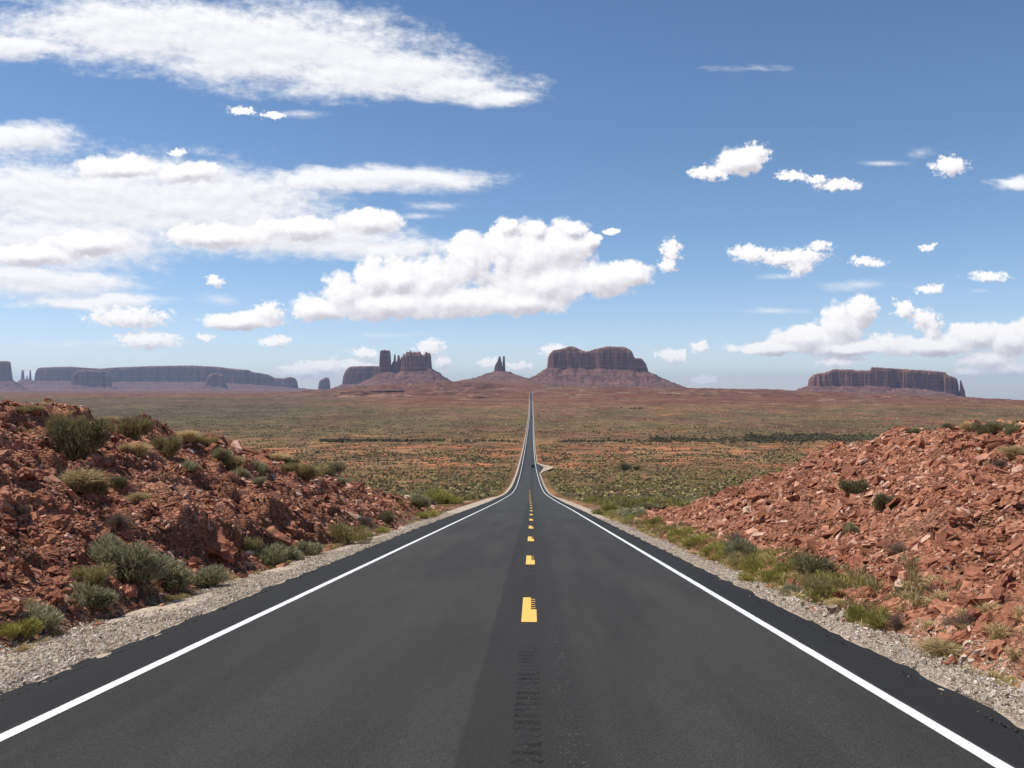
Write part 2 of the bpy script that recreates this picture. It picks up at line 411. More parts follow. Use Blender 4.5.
# ------------------------------------------------------------------ ground sheet
front = np.radians(np.linspace(-41, 40, 1150)) ; back = np.radians(np.linspace(40, 319, 90))[1:-1]
ang = np.concatenate([front, back])
rad = [0.5]
while rad[-1] < 30000:
    r = rad[-1]; rad.append(r * (1.04 if r < 3.5 else 1.0052 if r < 90 else 1.009 if r < 2400 else 1.0045 if r < 4700 else 1.02))
rad = np.array(rad)
A, Rr = np.meshgrid(ang, rad); GX = Rr * np.sin(A); GY = Rr * np.cos(A)
GZ = H(GX.ravel(), GY.ravel()).reshape(GX.shape)
gx, gy, gz = GX.ravel(), GY.ravel(), GZ.ravel()

def lerp(a, b, t): return a + (b - a) * t[:, None]
C = lambda *v: np.array(v, float)
ORANGE, TAN, OLIVE, BROWN, RED, DARK, PALE = C(.37, .142, .064), C(.24, .128, .064), C(.130, .094, .038), C(.150, .078, .040), C(.150, .054, .028), C(.075, .058, .029), C(.34, .21, .13)
def ground_tint(x, y):
    px = px_of_u(x / np.maximum(y, 1))
    n1 = fbm(x / 35, y / 70, 4, 61); n2 = fbm(x / 150, y / 300, 3, 65); n3 = fbm(x / 9, y / 9, 3, 68)
    c = np.tile(TAN * .9 + ORANGE * .1, (len(x), 1))
    c = lerp(c, ORANGE, sst(-.15, .35, n1 + .25 * n3) * sst(60, 300, y))
    veg = sst(-.35, .35, n1 * .6 + n2 * .6 + n3 * .35 + .06)
    c = lerp(c, np.tile(OLIVE, (len(x), 1)), veg * .75 * sst(60, 150, y))
    mid = sst(400, 470, y) * (1 - sst(700, 860, y))
    c = lerp(c, np.tile(ORANGE * 1.02, (len(x), 1)), mid * sst(-.05, .4, n1 + n2 * .5) * .85)
    ol = sst(840, 980, y) * (1 - sst(1850, 2300, y))
    oc = lerp(np.tile(OLIVE, (len(x), 1)), BROWN, sst(-.3, .5, n2 + n3 * .3))
    c = lerp(c, oc, ol * .93)
    c = lerp(c, np.tile(ORANGE * .75, (len(x), 1)), ol * sst(.15, .5, fbm(x / 240, y / 420, 3, 88)) * .25)
    c = lerp(c, np.tile(ORANGE * .8, (len(x), 1)), ol * sst(.45, .75, fbm(x / 60, y / 130, 3, 81)) * .5)
    cloud_shade = sst(900, 1500, y) * (1 - sst(3100, 3900, y)) * (1 - sst(280, 470, px + n2 * 60))  # cloud shadow on the far left plain, painted in as darker ground colour
    c = lerp(c, np.tile(DARK * 1.2, (len(x), 1)), cloud_shade * .85)
    rd = sst(1950, 2450, y) * (1 - sst(330, 240, px) * 0)
    rc = lerp(np.tile(RED, (len(x), 1)), BROWN * 1.1, sst(-.25, .4, fbm(x / 260, y / 160, 4, 71)))
    rc = lerp(rc, PALE, sst(.5, .8, fbm(x / 90, y / 60, 4, 74)) * .6)
    c = lerp(c, rc, rd * (1 - cloud_shade * .8))
    pp = sst(3600, 4600, y) * (1 - sst(280, 400, px))
    c = lerp(c, np.tile(C(.15, .072, .048), (len(x), 1)), pp * sst(-.5, .3, n2 + fbm(x / 600, y / 900, 3, 77)))
    # banks of broken red rock near the camera
    d = np.where(x < 0, -x + ltoe(np.clip(y, -60, 90)), x - rtoe(np.clip(y, -60, 90)))
    bk = sst(-.25, .4, d + fbm(x * .8, y * .8, 2, 79) * .4) * (1 - sst(66, 82, y)) * (1 - sst(25, 60, np.abs(x)))
    rr = lerp(np.tile(C(.33, .138, .078), (len(x), 1)), C(.44, .205, .120), sst(-.4, .4, fbm(x * .7, y * .7, 3, 83)))
    c = lerp(c, rr, bk)
    dirt = (1 - sst(.0, .8, d)) * (y < 80) * (np.abs(x) > 4)
    c = lerp(c, np.tile(C(.36, .21, .135), (len(x), 1)), dirt * .7)
    slope = None
    return c, bk
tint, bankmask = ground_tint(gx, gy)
# steep rock faces of the far scarps are bare dark rock
dzr = np.zeros_like(GZ); dzr[1:-1] = (GZ[2:] - GZ[:-2]) / (Rr[2:] - Rr[:-2])
steep = (sst(.10, .22, dzr).ravel()) * (gy > 2300) * (gy < 5200)
tint = lerp(tint, np.tile(C(.13, .06, .045), (len(gx), 1)), steep * .85)

mg, g, b = material('desert ground', .95, .1)
a = attr(g, 'tint'); p = g.node('ShaderNodeTexCoord').outputs['Object']
n_fine = g.noise(p, 6.0, 5, .65); n_mid = g.noise(p, .35, 5, .62); n_big = g.noise(p, .035, 5, .6); n_huge = g.noise(p, .008, 4, .6)
def mul(g, c, f, lo, hi):
    k = g.step(f, .3, .7, lo, hi)
    return g.vec('SCALE', c, None) if False else g.mix(1.0, c, g.node_rgb(k), 'MULTIPLY')
def node_rgb(self, k):
    n = self.node('ShaderNodeCombineXYZ'); [self.put(n.inputs[i], k) for i in range(3)]; return n.outputs[0]
G.node_rgb = node_rgb
c = mul(g, a.outputs['Color'], n_fine, .72, 1.25); c = mul(g, c, n_mid, .7, 1.3); c = mul(g, c, n_big, .62, 1.38); c = mul(g, c, n_huge, .78, 1.22); c = mul(g, c, g.noise(p, .11, 4, .7), .68, 1.32)
g.put(b.inputs['Base Color'], c)
vor = g.node('ShaderNodeTexVoronoi'); g.put(vor.inputs['Vector'], p); vor.inputs['Scale'].default_value = 9.0
v2 = g.node('ShaderNodeTexVoronoi'); g.put(v2.inputs['Vector'], g.vec('MULTIPLY', p, (1, .8, 2.2))); v2.inputs['Scale'].default_value = 17.0
s2 = g.node('ShaderNodeSeparateColor'); g.put(s2.inputs[0], v2.outputs['Color'])
c = mul(g, c, s2.outputs[0], .62, 1.35); g.put(b.inputs['Base Color'], c)
bump(g, b, g.math('ADD', g.math('ADD', vor.outputs['Distance'], n_fine), g.math('MULTIPLY', v2.outputs['Distance'], .6)), 1.0, .08)
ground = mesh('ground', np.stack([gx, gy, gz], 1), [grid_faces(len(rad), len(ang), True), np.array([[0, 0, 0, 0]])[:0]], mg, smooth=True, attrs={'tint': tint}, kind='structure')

# ------------------------------------------------------------------ road
def ys_road(y0, y1, s0, k):
    o = [y0]
    while o[-1] < y1: o.append(o[-1] + max(s0, o[-1] * k))
    return np.array(o)
def zroad(y): return np.where(y < 0, -.118 * y, prof(np.clip(y, 0, 4200)))
LINE_L, LINE_R = -3.98, 3.20
def lat(y, X): return X + (centre(np.clip(y, -250, 8000)) + .34)

mr, g, b = material('asphalt', .82, .3)
p = g.node('ShaderNodeTexCoord').outputs['Object']; sx = g.node('ShaderNodeSeparateXYZ'); g.put(sx.inputs[0], p)
agg = g.noise(p, 75.0, 3, .75); agg2 = g.noise(p, 32.0, 2, .6)
pl = g.vec('MULTIPLY', p, (1.3, .05, 1)); lane = g.noise(pl, 1.0, 4, .55); blot = g.noise(g.vec('MULTIPLY', p, (1, .22, 1)), .5, 4, .6)
c = g.ramp(agg, [(.27, (.013, .0115, .0098)), (.5, (.040, .037, .0315)), (.64, (.061, .056, .047)), (.76, (.19, .17, .14))])
c = mul(g, c, lane, .80, 1.2); c = mul(g, c, blot, .94, 1.06); c = mul(g, c, agg2, .88, 1.1)
wob = g.math('MULTIPLY', g.math('SUBTRACT', g.noise(g.vec('MULTIPLY', p, (0, .6, 0)), 1.0, 3, .6), .5), .10)
xw = g.math('ADD', sx.outputs[0], wob)
seal = g.math('MULTIPLY', g.step(xw, -.56, -.50), g.step(xw, .62, .34))          # strip of fresher bitumen along the joint
c = g.mix(g.math('MULTIPLY', seal, .5), c, (.013, .012, .011, 1))
out = g.math('ADD', g.step(xw, -4.03, -4.12), g.step(xw, 3.24, 3.34))             # outer strip beyond the edge lines is blacker
c = g.mix(g.math('MULTIPLY', out, .72), c, (.011, .0105, .010, 1))
# pale worn aggregate streak right of the joint
wear = g.math('MULTIPLY', g.math('MULTIPLY', g.step(xw, .12, .26), g.step(xw, .5, .3)), g.step(g.noise(p, 38.0, 2, .5), .60, .72))
c = g.mix(g.math('MULTIPLY', wear, .5), c, (.20, .19, .17, 1))
rum = g.math('MULTIPLY', g.math('MULTIPLY', g.step(xw, -.15, -.10), g.step(xw, .11, .06)), g.step(g.math('ADD', sx.outputs[1], g.math('MULTIPLY', blot, 3.0)), 11.6, 10.6))
c = g.mix(g.math('MULTIPLY', rum, g.math('ADD', .22, g.math('MULTIPLY', attr(g, 'groove').outputs['Fac'], .62))), c, (.010, .0092, .0085, 1))
c = g.mix(g.math('MULTIPLY', rum, g.step(g.noise(p, 45.0, 3, .65), .60, .70, 0, .6)), c, (.22, .20, .17, 1))
crk = g.math('ABSOLUTE', g.math('SUBTRACT', g.noise(g.vec('MULTIPLY', p, (1, .35, 1)), 1.7, 5, .6), .5))
c = g.mix(g.step(crk, .0045, .0, 0, .0), c, (.008, .008, .008, 1))
g.put(b.inputs['Base Color'], c)
bump(g, b, agg, .8, .015)
ya = ys_road(-12, 3430, .14, .006)
core = np.array([-4.02, -3.0, -2.0, -1.2, -.6, -.30, .22, .5, 1.0, 2.0, 3.0, 3.26])
offs = np.concatenate([[-4.93, -4.86, -4.7, -4.4], core, [3.6, 3.85, 3.98, 4.05]])
YY, OO = np.meshgrid(ya, offs, indexing='ij')
edge = fbm(YY * .8, OO * 0 + 3, 3, 91) * .09 + pn(YY * 3.1, OO * 0, 93) * .018
fine = sst(-4.35, -4.9, OO) + sst(3.55, 4.0, OO)
widen = np.clip((YY - 8) / 30, 0, 1) * .38 * (OO < -4.5)
XX = lat(YY, OO) + np.where(OO < -4.3, -edge, np.where(OO > 3.5, edge, 0)) * fine - widen
XX += np.clip(YY - 150, 0, 4000) * .0 
ZZ = zroad(YY) - .018 * np.abs(OO + .34) * 0 - fine ** 2 * .055 + fine * pn(XX * 9, YY * 9, 95) * .012
road = mesh('road', np.stack([XX.ravel(), YY.ravel(), ZZ.ravel()], 1), grid_faces(len(ya), len(offs)), mr, smooth=True, kind='structure')
# cut the centre strip out of the sheet near the camera and put the milled rumble strip there
me = road.data
import bmesh
bm = bmesh.new(); bm.from_mesh(me)
bmesh.ops.delete(bm, geom=[f for f in bm.faces if -.31 < f.calc_center_median().x < .23 and f.calc_center_median().y < 60 - .001 and len(f.verts) == 4 and max(v.co.x for v in f.verts) < .24 and min(v.co.x for v in f.verts) > -.32], context='FACES')
bm.to_mesh(me); bm.free()
ycut = ya[np.searchsorted(ya, 60) - 0] if False else None
yr = np.arange(-12, 60.3, .035)
xr = np.array([-.30, -.17, -.15, -.12, -.08, -.04, 0, .04, .07, .09, .11, .22])
YR, XR = np.meshgrid(yr, xr, indexing='ij')
gro = np.clip(np.sin(YR * 2 * math.pi / .19 + pn(YR * 3, XR * 9, 107) * .9) * 1.4, 0, 1) * ((XR > -.13) & (XR < .08))
rough = pn(XR * 25, YR * 25, 101) * .004 * (np.abs(XR + .03) < .16)
fill = sst(-.1, .2, pn(YR * 1.3, XR * 3, 103) + .1) * np.maximum(1 - sst(9.3, 9.9, YR), sst(15.5, 16.5, YR) * (1 - sst(19.5, 20.5, YR)) * .8)
ZR = zroad(YR) - gro * .013 * fill + rough * (.3 + .7 * fill) - .001
mesh('rumble_strip', np.stack([XR.ravel(), YR.ravel(), ZR.ravel()], 1), grid_faces(len(yr), len(xr)), mr, smooth=False, attrs={'groove': (gro * (.4 + .6 * fill)).ravel()}, kind='structure')

mw, g, b = material('white road paint', .55, .4)
p = g.node('ShaderNodeTexCoord').outputs['Object']
g.put(b.inputs['Base Color'], g.ramp(g.noise(p, 28, 5, .7), [(.28, (.40, .39, .37)), (.42, (.72, .715, .69)), (.7, (.82, .815, .79))])); bump(g, b, g.noise(p, 90, 3, .7), .3, .004)
my, g, b = material('yellow road paint', .55, .4)
p = g.node('ShaderNodeTexCoord').outputs['Object']
g.put(b.inputs['Base Color'], g.ramp(g.noise(p, 35, 5, .7), [(.25, (.55, .30, .06)), (.4, (.86, .47, .075)), (.7, (.93, .55, .11))])); bump(g, b, g.noise(p, 90, 3, .7), .3, .004)
for X0 in (LINE_L, LINE_R):
    yl = ys_road(-12, 2600, .25, .006); ej = pn(yl * 6, yl * 0, 111) * .006
    hw = .060 + np.clip(yl - 60, 0, 1500) * .00012
    dz = .004 + yl.clip(0) * .00006
    v = np.concatenate([np.stack([lat(yl, X0) - hw + ej, yl, zroad(yl) + dz], 1), np.stack([lat(yl, X0) + hw + ej[::-1], yl, zroad(yl) + dz], 1)])
    n = len(yl); i = np.arange(n - 1)
    mesh('edge_line', v, np.stack([i, n + i, n + i + 1, i + 1], 1), mw, kind='structure')
for k in range(24):
    y0 = 11.6 + 8.5 * k; y1 = y0 + 2.55; V = []; Fq = []
    def strip(xa, xb, ya_, yb_, drop=0.0):
        yy = np.arange(ya_, yb_ + 1e-6, max(.05, (yb_ - ya_) / 40)) if yb_ - ya_ > .06 else np.array([ya_, yb_])
        yy[-1] = yb_; o = len(V)
        for q in yy:
            zz = float(zroad(np.array(q))) + .005 + q * .00006
            x0_, x1_ = lat(np.array(q), xa), lat(np.array(q), xb)
            V.append((float(x0_), q, zz)); V.append((float(x1_), q, zz))
        for j in range(len(yy) - 1): Fq.append((o + 2*j, o + 2*j + 1, o + 2*j + 3, o + 2*j + 2))
    strip(-.150, -.018, y0, y1); strip(-.018, .068, y0, y0 + 1.18)
    if k < 5:
        for j in range(5): strip(-.018, .055 - .004 * (j % 3), y0 + 1.32 + .24 * j, y0 + 1.32 + .24 * j + .06)
    mesh('lane_dash', V, np.array(Fq), my, kind='structure')

# gravel shoulders
mgv, g, b = material('crushed gravel', .95, .15)
p = g.node('ShaderNodeTexCoord').outputs['Object']
vor = g.node('ShaderNodeTexVoronoi'); g.put(vor.inputs['Vector'], p); vor.inputs['Scale'].default_value = 34.0
c = g.ramp(vor.outputs['Color'], [(.0, (.26, .19, .13)), (.5, (.44, .35, .255)), (1, (.60, .51, .39))])
c = mul(g, c, g.noise(p, 1.2, 4, .6), .85, 1.12)
g.put(b.inputs['Base Color'], c); bump(g, b, vor.outputs['Distance'], .5, .02)
yg = ys_road(-12, 3430, .11, .006)
for side in (-1, 1):
    t = np.linspace(0, 1, 14); YG, T = np.meshgrid(yg, t, indexing='ij')
    if side < 0: inner, outer = -4.55, ltoe(np.clip(YG, -60, 90)) - .15
    else: inner, outer = 3.75, np.where(YG < 60, 4.95, 5.2) + 0 * YG
    bulge = np.exp(-((YG - 95) / 22) ** 2) * (2.3 if side < 0 else .7)
    outer = outer + side * (fbm(YG * .35, YG * 0, 3, 121) * .22 + bulge + np.clip(YG - 150, 0, 4000) * .0001)
    narrow = sst(110, 170, YG) * (.55 if side > 0 else 1.45); outer = outer - side * narrow
    X = lat(YG, inner + (outer - inner) * T)
    Z = zroad(YG) - .045 - .10 * T - .30 * sst(.9, 1.0, T) * (YG < 60) + pn(X * 3, YG * 3, 123) * .012 + pn(X * 11, YG * 11, 125) * .008
    Z = np.where(T > .93, Z - .05, Z)
    mesh('gravel_shoulder', np.stack([X.ravel(), YG.ravel(), Z.ravel()], 1), grid_faces(len(yg), 14), mgv, smooth=True, kind='structure')

# paved turnout on the right, 400 m down the road
tv = []
yy = np.linspace(352, 470, 30)
ox = np.interp(yy, [352, 372, 405, 425, 440, 455, 470], [3.9, 5.0, 9.2, 10.6, 8, 5.0, 3.9])
v = np.concatenate([np.stack([lat(yy, 3.35) + 0 * yy, yy, zroad(yy) + .02], 1), np.stack([lat(yy, 0) + ox, yy, zroad(yy) + .06], 1)])
i = np.arange(29); mesh('turnout', v, np.stack([i, 30 + i, 31 + i, i + 1], 1), mr, kind='structure')
v = np.concatenate([np.stack([lat(yy, 3.6) + 0 * yy, yy, zroad(yy) - .01], 1), np.stack([lat(yy, 0) + ox * 1.13 + .5, yy * 1.004, zroad(yy) + .03], 1)])
mesh('turnout_gravel', v, np.stack([i, 30 + i, 31 + i, i + 1], 1), mgv, kind='structure')
# the pale road climbing to the right over the far rise
pts = []
for px, row, Y in ((531.4, 393.3, 3400), (533, 392.6, 3440), (537, 391.8, 3560), (545, 390.6, 3760), (553, 389.3, 3950), (561, 388, 4120)):
    u = float(u_of_px(px)); pts.append((u * Y, Y))
pts = np.array(pts); tt = np.linspace(0, 5, 60); px_ = np.interp(tt, range(6), pts[:, 0]); py_ = np.interp(tt, range(6), pts[:, 1])
V = []
for s in (-16, 16):
    xx, yyy = px_ + 0, py_ + s
    V += list(zip(xx, yyy, H(xx, yyy) + 1.2))
i = np.arange(59); mesh('far_road', V, np.stack([i, i + 1, 61 + i, 60 + i], 1), simple('pale far road', (.34, .29, .24)), kind='structure')

# ------------------------------------------------------------------ buttes and mesas
def mesa_mat(name, c1, c2, c3, zs, fl=.02):
    m, g, b = material(name, .95, .1)
    geo = g.node('ShaderNodeNewGeometry'); p = geo.outputs['Position']
    s = g.node('ShaderNodeSeparateXYZ'); g.put(s.inputs[0], p)
    w = g.noise(p, .004, 3, .6)
    zz = g.math('MULTIPLY_ADD', w, 30.0, s.outputs[2])
    cv = g.node('ShaderNodeCombineXYZ'); g.put(cv.inputs[2], zz)
    bands = g.noise(cv.outputs[0], zs, 5, .75)
    c = g.ramp(bands, [(.3, c1), (.5, c2), (.7, c3)])
    streak = g.noise(g.vec('MULTIPLY', p, (1, 1, .12)), fl, 5, .65)
    c = mul(g, c, streak, .7, 1.22); c = mul(g, c, g.noise(p, fl * 3, 4, .6), .8, 1.2)
    g.put(b.inputs['Base Color'], c)
    bump(g, b, streak, .8, 12.0)
    return m
m_cliff = mesa_mat('cliff sandstone', (.11, .050, .034), (.24, .118, .080), (.46, .29, .21), .045)
m_talus = mesa_mat('talus shale', (.095, .042, .034), (.165, .080, .062), (.25, .145, .112), .07, .012)

R0 = random.Random(3)
def build_mesa(name, label, cat, D, blocks, base_rows, talus_w, floor_row, step=4.5, pw=1.7, talus_l=None, flute=1.0, jag=3.0):
    """blocks: (part name, label or None, [(px,row)...] of the top edge, depth m, setback m)."""
    pxs = [p for bl in blocks for p, _ in bl[2]]
    toX = lambda p: float(u_of_px(p)) * D
    xa, xb = toX(min(pxs)), toX(max(pxs)); tl = talus_l or talus_w
    maxd = max(bl[3] + bl[4] for bl in blocks)
    xs = np.arange(xa - tl, xb + talus_w + step, step); ysg = np.arange(D - talus_w, D + maxd + talus_w * .5 + step, step)
    X, Y = np.meshgrid(xs, ysg)
    def base_z(X):
        px = px_of_u(X / Y); return z_of_row(np.interp(px, [p for p, _ in base_rows], [r for _, r in base_rows]), X, D)
    zc = base_z(X); zf = z_of_row(floor_row, X, D)
    n1 = fbm(X / 95, Y / 95, 3, 201); n2 = fbm(X / 30, Y / 30, 3, 205)
    dist = np.full(X.shape, 1e9); owner = np.zeros(X.shape, int); zt = np.full(X.shape, -1e9)
    for k, (pn_, lb, top, dep, sb) in enumerate(blocks):
        x0, x1 = toX(top[0][0]), toX(top[-1][0]); small = (x1 - x0) < 130
        cx, cy = (x0 + x1) / 2, D + sb + dep / 2; hx, hy = (x1 - x0) / 2, dep / 2
        rr = min(hx, hy) * .3
        qx_, qy_ = np.abs(X * D / Y - cx) - (hx - rr), np.abs(Y - cy) - (hy - rr)
        d = np.hypot(np.maximum(qx_, 0), np.maximum(qy_, 0)) + np.minimum(np.maximum(qx_, qy_), 0) - rr
        d = d + (n1 * 20 + n2 * 7) * flute * (.18 if small else 1) + (0 if small else 12 * flute * (np.abs(n1) - .2) + 4)
        px = px_of_u(X / Y)
        top_z = z_of_row(np.interp(px, [p for p, _ in top], [r for _, r in top]), X, Y * 0 + D)
        hgt = np.maximum(top_z - zc, 1); top_z = top_z + (pn(X / 26, Y / 26, 221 + k) + .6 * pn(X / 11, Y / 11, 223)) * jag; hgt = np.maximum(top_z - zc, 1)
        # a broken rim: the upper fifth is set back, the edge is notched
        prof_ = sst(2, -6, d) * .84 + sst(-9, -14, d) * .11 + sst(-24, -34, d) * .05 if not small else sst(2, -5, d)
        z = zc + hgt * prof_ + (n2 * 2.5 + n1 * 3) * (d < -8) * (not small)
        inside = d < 2
        better = inside & (z > zt); zt = np.where(better, z, zt); owner = np.where(better, k + 1, owner)
        dist = np.minimum(dist, d)
    W = np.where(X < (xa + xb) / 2 * Y / D, tl, talus_w); t = np.clip(dist / W, 0, 1)
    gully = (np.abs(fbm(X / 70, Y / 130, 3, 211)) - .3) * 16 * sst(0, .15, t) * (1 - t)
    tz = zf + (zc - zf) * (1 - t) ** pw + gully
    k_ = 15.0; q = tz / k_ + n1 * .25; fr = q - np.floor(q); tz = tz + (sst(.35, .6, fr) - fr) * k_ * .5 * sst(.12, .3, t) * (1 - t)
    tz = np.where(t >= 1, zf - 15, tz)
    Z = np.where(owner > 0, np.maximum(zt, zc - 5), tz)
    V = np.stack([X.ravel(), Y.ravel(), Z.ravel()], 1); Fs = grid_faces(len(ysg), len(xs)); ow = owner.ravel()[Fs].max(1)
    root = empty(name, (float((xa + xb) / 2), float(D), float(z_of_row(floor_row, 0, D))), 0, label, cat)
    def sub(mask, nm, mat, lb=None):
        f = Fs[mask]
        if not len(f): return
        used, inv = np.unique(f, return_inverse=True)
        o = mesh(nm, V[used] - np.array(root.location), inv.reshape(f.shape), mat, root, smooth=False)
        if lb: o['label'] = lb
    sub(ow == 0, 'talus_slope', m_talus)
    for k, bl in enumerate(blocks): sub(ow == k + 1, bl[0], m_cliff, bl[1])
    return root

build_mesa('mesa', 'broad dark mesa with two humps on a wide talus skirt, right of the road end', 'mesa', 6500,
    [('cliff', None, [(547.5,356),(549.5,352.6),(552.7,350),(560,349),(565,347.8),(567.7,346.2),(574,346.6),(579,349),(586,351.4),(592,350),(602,347.2),(609,346),(624.8,346.8),(628,348.5),(631.8,350.8),(634.5,357.8),(641.5,358.4),(645.9,363),(648,368)], 430, 0)],
    [(540,368), (548,367.3), (600,368), (625,369.3), (648,371.5)], 460, 393, talus_l=420, pw=1.35)
build_mesa('butte', 'castle-like butte with a tall square tower and thin spires on one talus cone', 'butte', 7000,
    [('cliff', 'wide fluted castle block', [(400.2,357),(401,353.6),(402,357),(403.5,352.3),(405,354.8),(407,351.6),(409,352.6),(410.5,349.8),(412,353),(414,351.4),(417,352.8),(420,351.2),(422,355.2),(424.5,354.2),(426,351.2),(428,353),(430.8,351.4),(431.4,358)], 230, 0),
     ('cliff', 'low broken wall joining tower and castle block', [(391,366),(392.5,362.5),(394,360),(396,362),(398,359.5),(400.6,358)], 90, 60),
     ('tower', 'tall square tower at the left end', [(379.2,356),(380.5,350.8),(384,350),(389.5,350.4),(391,354)], 95, 20),
     ('spire', None, [(393.3,359),(394.3,353.8),(395.4,354.5),(396.2,358)], 40, 40),
     ('spire', None, [(397,357),(398,355),(399.4,354.8),(400.2,358)], 40, 60)],
    [(378,373), (392,371), (400,371), (416,371.5), (431,368)], 420, 392, talus_l=400, step=2.6, pw=1.5, flute=.9, jag=7)
build_mesa('butte', 'small butte of two thin pinnacles on a low cone, between castle butte and big mesa', 'butte', 7000,
    [('pinnacle', 'squat left pinnacle', [(494.2,367),(496,363.5),(497.6,361),(499,356.2),(500.4,356.5),(501.4,361.5),(502.4,363)], 60, 0),
     ('pinnacle', 'thin right pinnacle', [(502.4,362),(503,356),(504.7,355.9),(505.3,366)], 40, 10)],
    [(480,372), (494,371), (506,371)], 300, 381, step=2.2, pw=1.25, flute=.6)
build_mesa('mesa', 'long flat mesa with a thin needle at its right end, alone on the right horizon', 'mesa', 6500,
    [('cliff', None, [(808.6,378.5),(810,377),(814,374.3),(824,372.8),(829,371),(833.4,369.4),(851.7,369.4),(856,370.6),(870,370.4),(871.8,367),(880,367.6),(895,368.5),(930,370.8),(945.4,372.2),(947.7,375.4),(957,377.6),(958.5,382)], 500, 0),
     ('needle', None, [(959.6,383),(960.2,379.8),(961.4,381),(963,386.5),(965,391)], 60, 20)],
    [(808,385.6), (850,386), (870,385.4), (915,388.2), (940,391), (958,395), (966,397.5)], 330, 400, talus_l=300, pw=1.2)
build_mesa('mesa', 'very long pale blue mesa stretching across the left horizon', 'mesa', 12500,
    [('cliff', None, [(35,371),(38,368),(42,367.4),(70,366.6),(90,368),(100,368.6),(112,367.6),(150,366),(190,365.4),(216,366.6),(232,368.6),(248,369.8),(253,372),(268,374.4),(275,378),(283,378.4),(290,376.8),(295,378),(297.5,381)], 900, 0)],
    [(35,380.5), (100,381.5), (200,381.5), (250,384), (297,388)], 600, 391.5, step=8, pw=1.2)
build_mesa('butte', 'dark block butte standing before the left part of the long mesa', 'butte', 11000,
    [('cliff', None, [(71,380),(73,374),(77,370.6),(84,369.8),(96,370.6),(104,371.2),(109.5,372),(111,380)], 300, 0)],
    [(70,384), (90,386.5), (111,386.5)], 260, 391.5, step=6, pw=1.2)
build_mesa('butte', 'small dark butte standing before the right part of the long mesa', 'butte', 11000,
    [('cliff', None, [(205,382),(207.5,377),(211,373.5),(218,373),(223,374.5),(224.5,380),(227,386)], 190, 0)],
    [(203,386), (215,385), (228,388.5)], 150, 391.5, step=5, pw=1.2)
build_mesa('butte', 'lone blue-grey butte left of the dark mesa, rising straight from the plain', 'butte', 12500,
    [('cliff', None, [(318.4,384),(319.4,380.5),(322,379.3),(325.6,377.3),(329.4,378),(330.4,385)], 170, 0)],
    [(316,389), (324,389), (332,389.5)], 120, 392, step=5, pw=1.2)
build_mesa('mesa', 'flat dark blue mesa partly hidden behind the castle butte', 'mesa', 9000,
    [('cliff', None, [(343.5,374),(345,370.5),(349,367),(353,366.2),(375,366),(392,366.4)], 500, 0)],
    [(343,384), (360,384), (392,384)], 330, 392, talus_l=260, step=6, pw=1.3)
build_mesa('butte', 'butte cut by the left edge of the picture, square with a sloping foot', 'butte', 10500,
    [('cliff', None, [(-12,364),(-8,362),(0,361),(8,361),(10.6,362),(11.6,370),(13,380)], 260, 0)],
    [(-12,380), (0,380), (13,380.5)], 300, 391.5, step=5, pw=1.4)
build_mesa('rock_spires', 'two hair-thin spires on a low ridge right of the leftmost butte', 'rock spires', 12500,
    [('spire', 'taller right spire', [(29.3,372),(29.8,370),(30.8,370.2),(31.4,374)], 60, 0),
     ('spire', 'left spire', [(21.2,373),(22,370),(23.6,370.4),(24.3,375)], 60, 0),
     ('spire', 'short middle stub', [(26.4,377),(26.8,375.8),(27.2,375.8),(27.6,377)], 50, 0)],
    [(14,379), (36,379)], 330, 391.5, step=4.0, pw=1.2)

for pa, pb, rb, hp, lb in ((347, 368, 392.0, 1.9, 'short dark rock ledge on the red rise under the castle butte'),
        (338, 362, 397.2, 1.6, 'lowest left rock ledge of the red rise'), (368, 414, 396.4, 1.6, 'longest dark rock ledge in the middle of the red rise'),
        (376, 398, 390.2, 1.1, 'thin high rock ledge right under the castle butte'), (434, 462, 392.2, 1.5, 'dark rock ledge halfway between castle butte and road'),
        (468, 488, 396.4, 1.1, 'small rock ledge on the red rise left of the road'), (604, 616, 399.6, 1.3, 'tiny rock ledge right of the road under the big mesa'),
        (574, 590, 395.4, .9, 'thin rock ledge under the left foot of the big mesa'), (662, 690, 393.8, .9, 'thin rock ledge right of the big mesa foot'),
        (736, 768, 393.6, 1.1, 'thin rock ledge on the rise between the two right mesas'), (820, 836, 400.4, 1.4, 'short rock ledge below the left end of the right mesa'),
        (838, 868, 402.0, 1.6, 'dark rock ledge below the middle of the right mesa')):
    Yh = hit((pa + pb) / 2, rb, 2200, 5200)[1]
    mid_ = (pa + pb) / 2; nn = 7; pxs_ = np.linspace(pa, pb, nn)
    top_ = [(float(p_), rb - hp * (.55 + .45 * math.sin(math.pi * i_ / (nn - 1))) + R0.uniform(-.25, .25)) for i_, p_ in enumerate(pxs_)]
    build_mesa('rock_ledge', lb, 'rock ledge', Yh, [('cliff', None, top_, 60, 0)], [(pa, rb), (pb, rb)], 26, rb + .5, step=2.5, pw=1.2, flute=.8, jag=1.2)

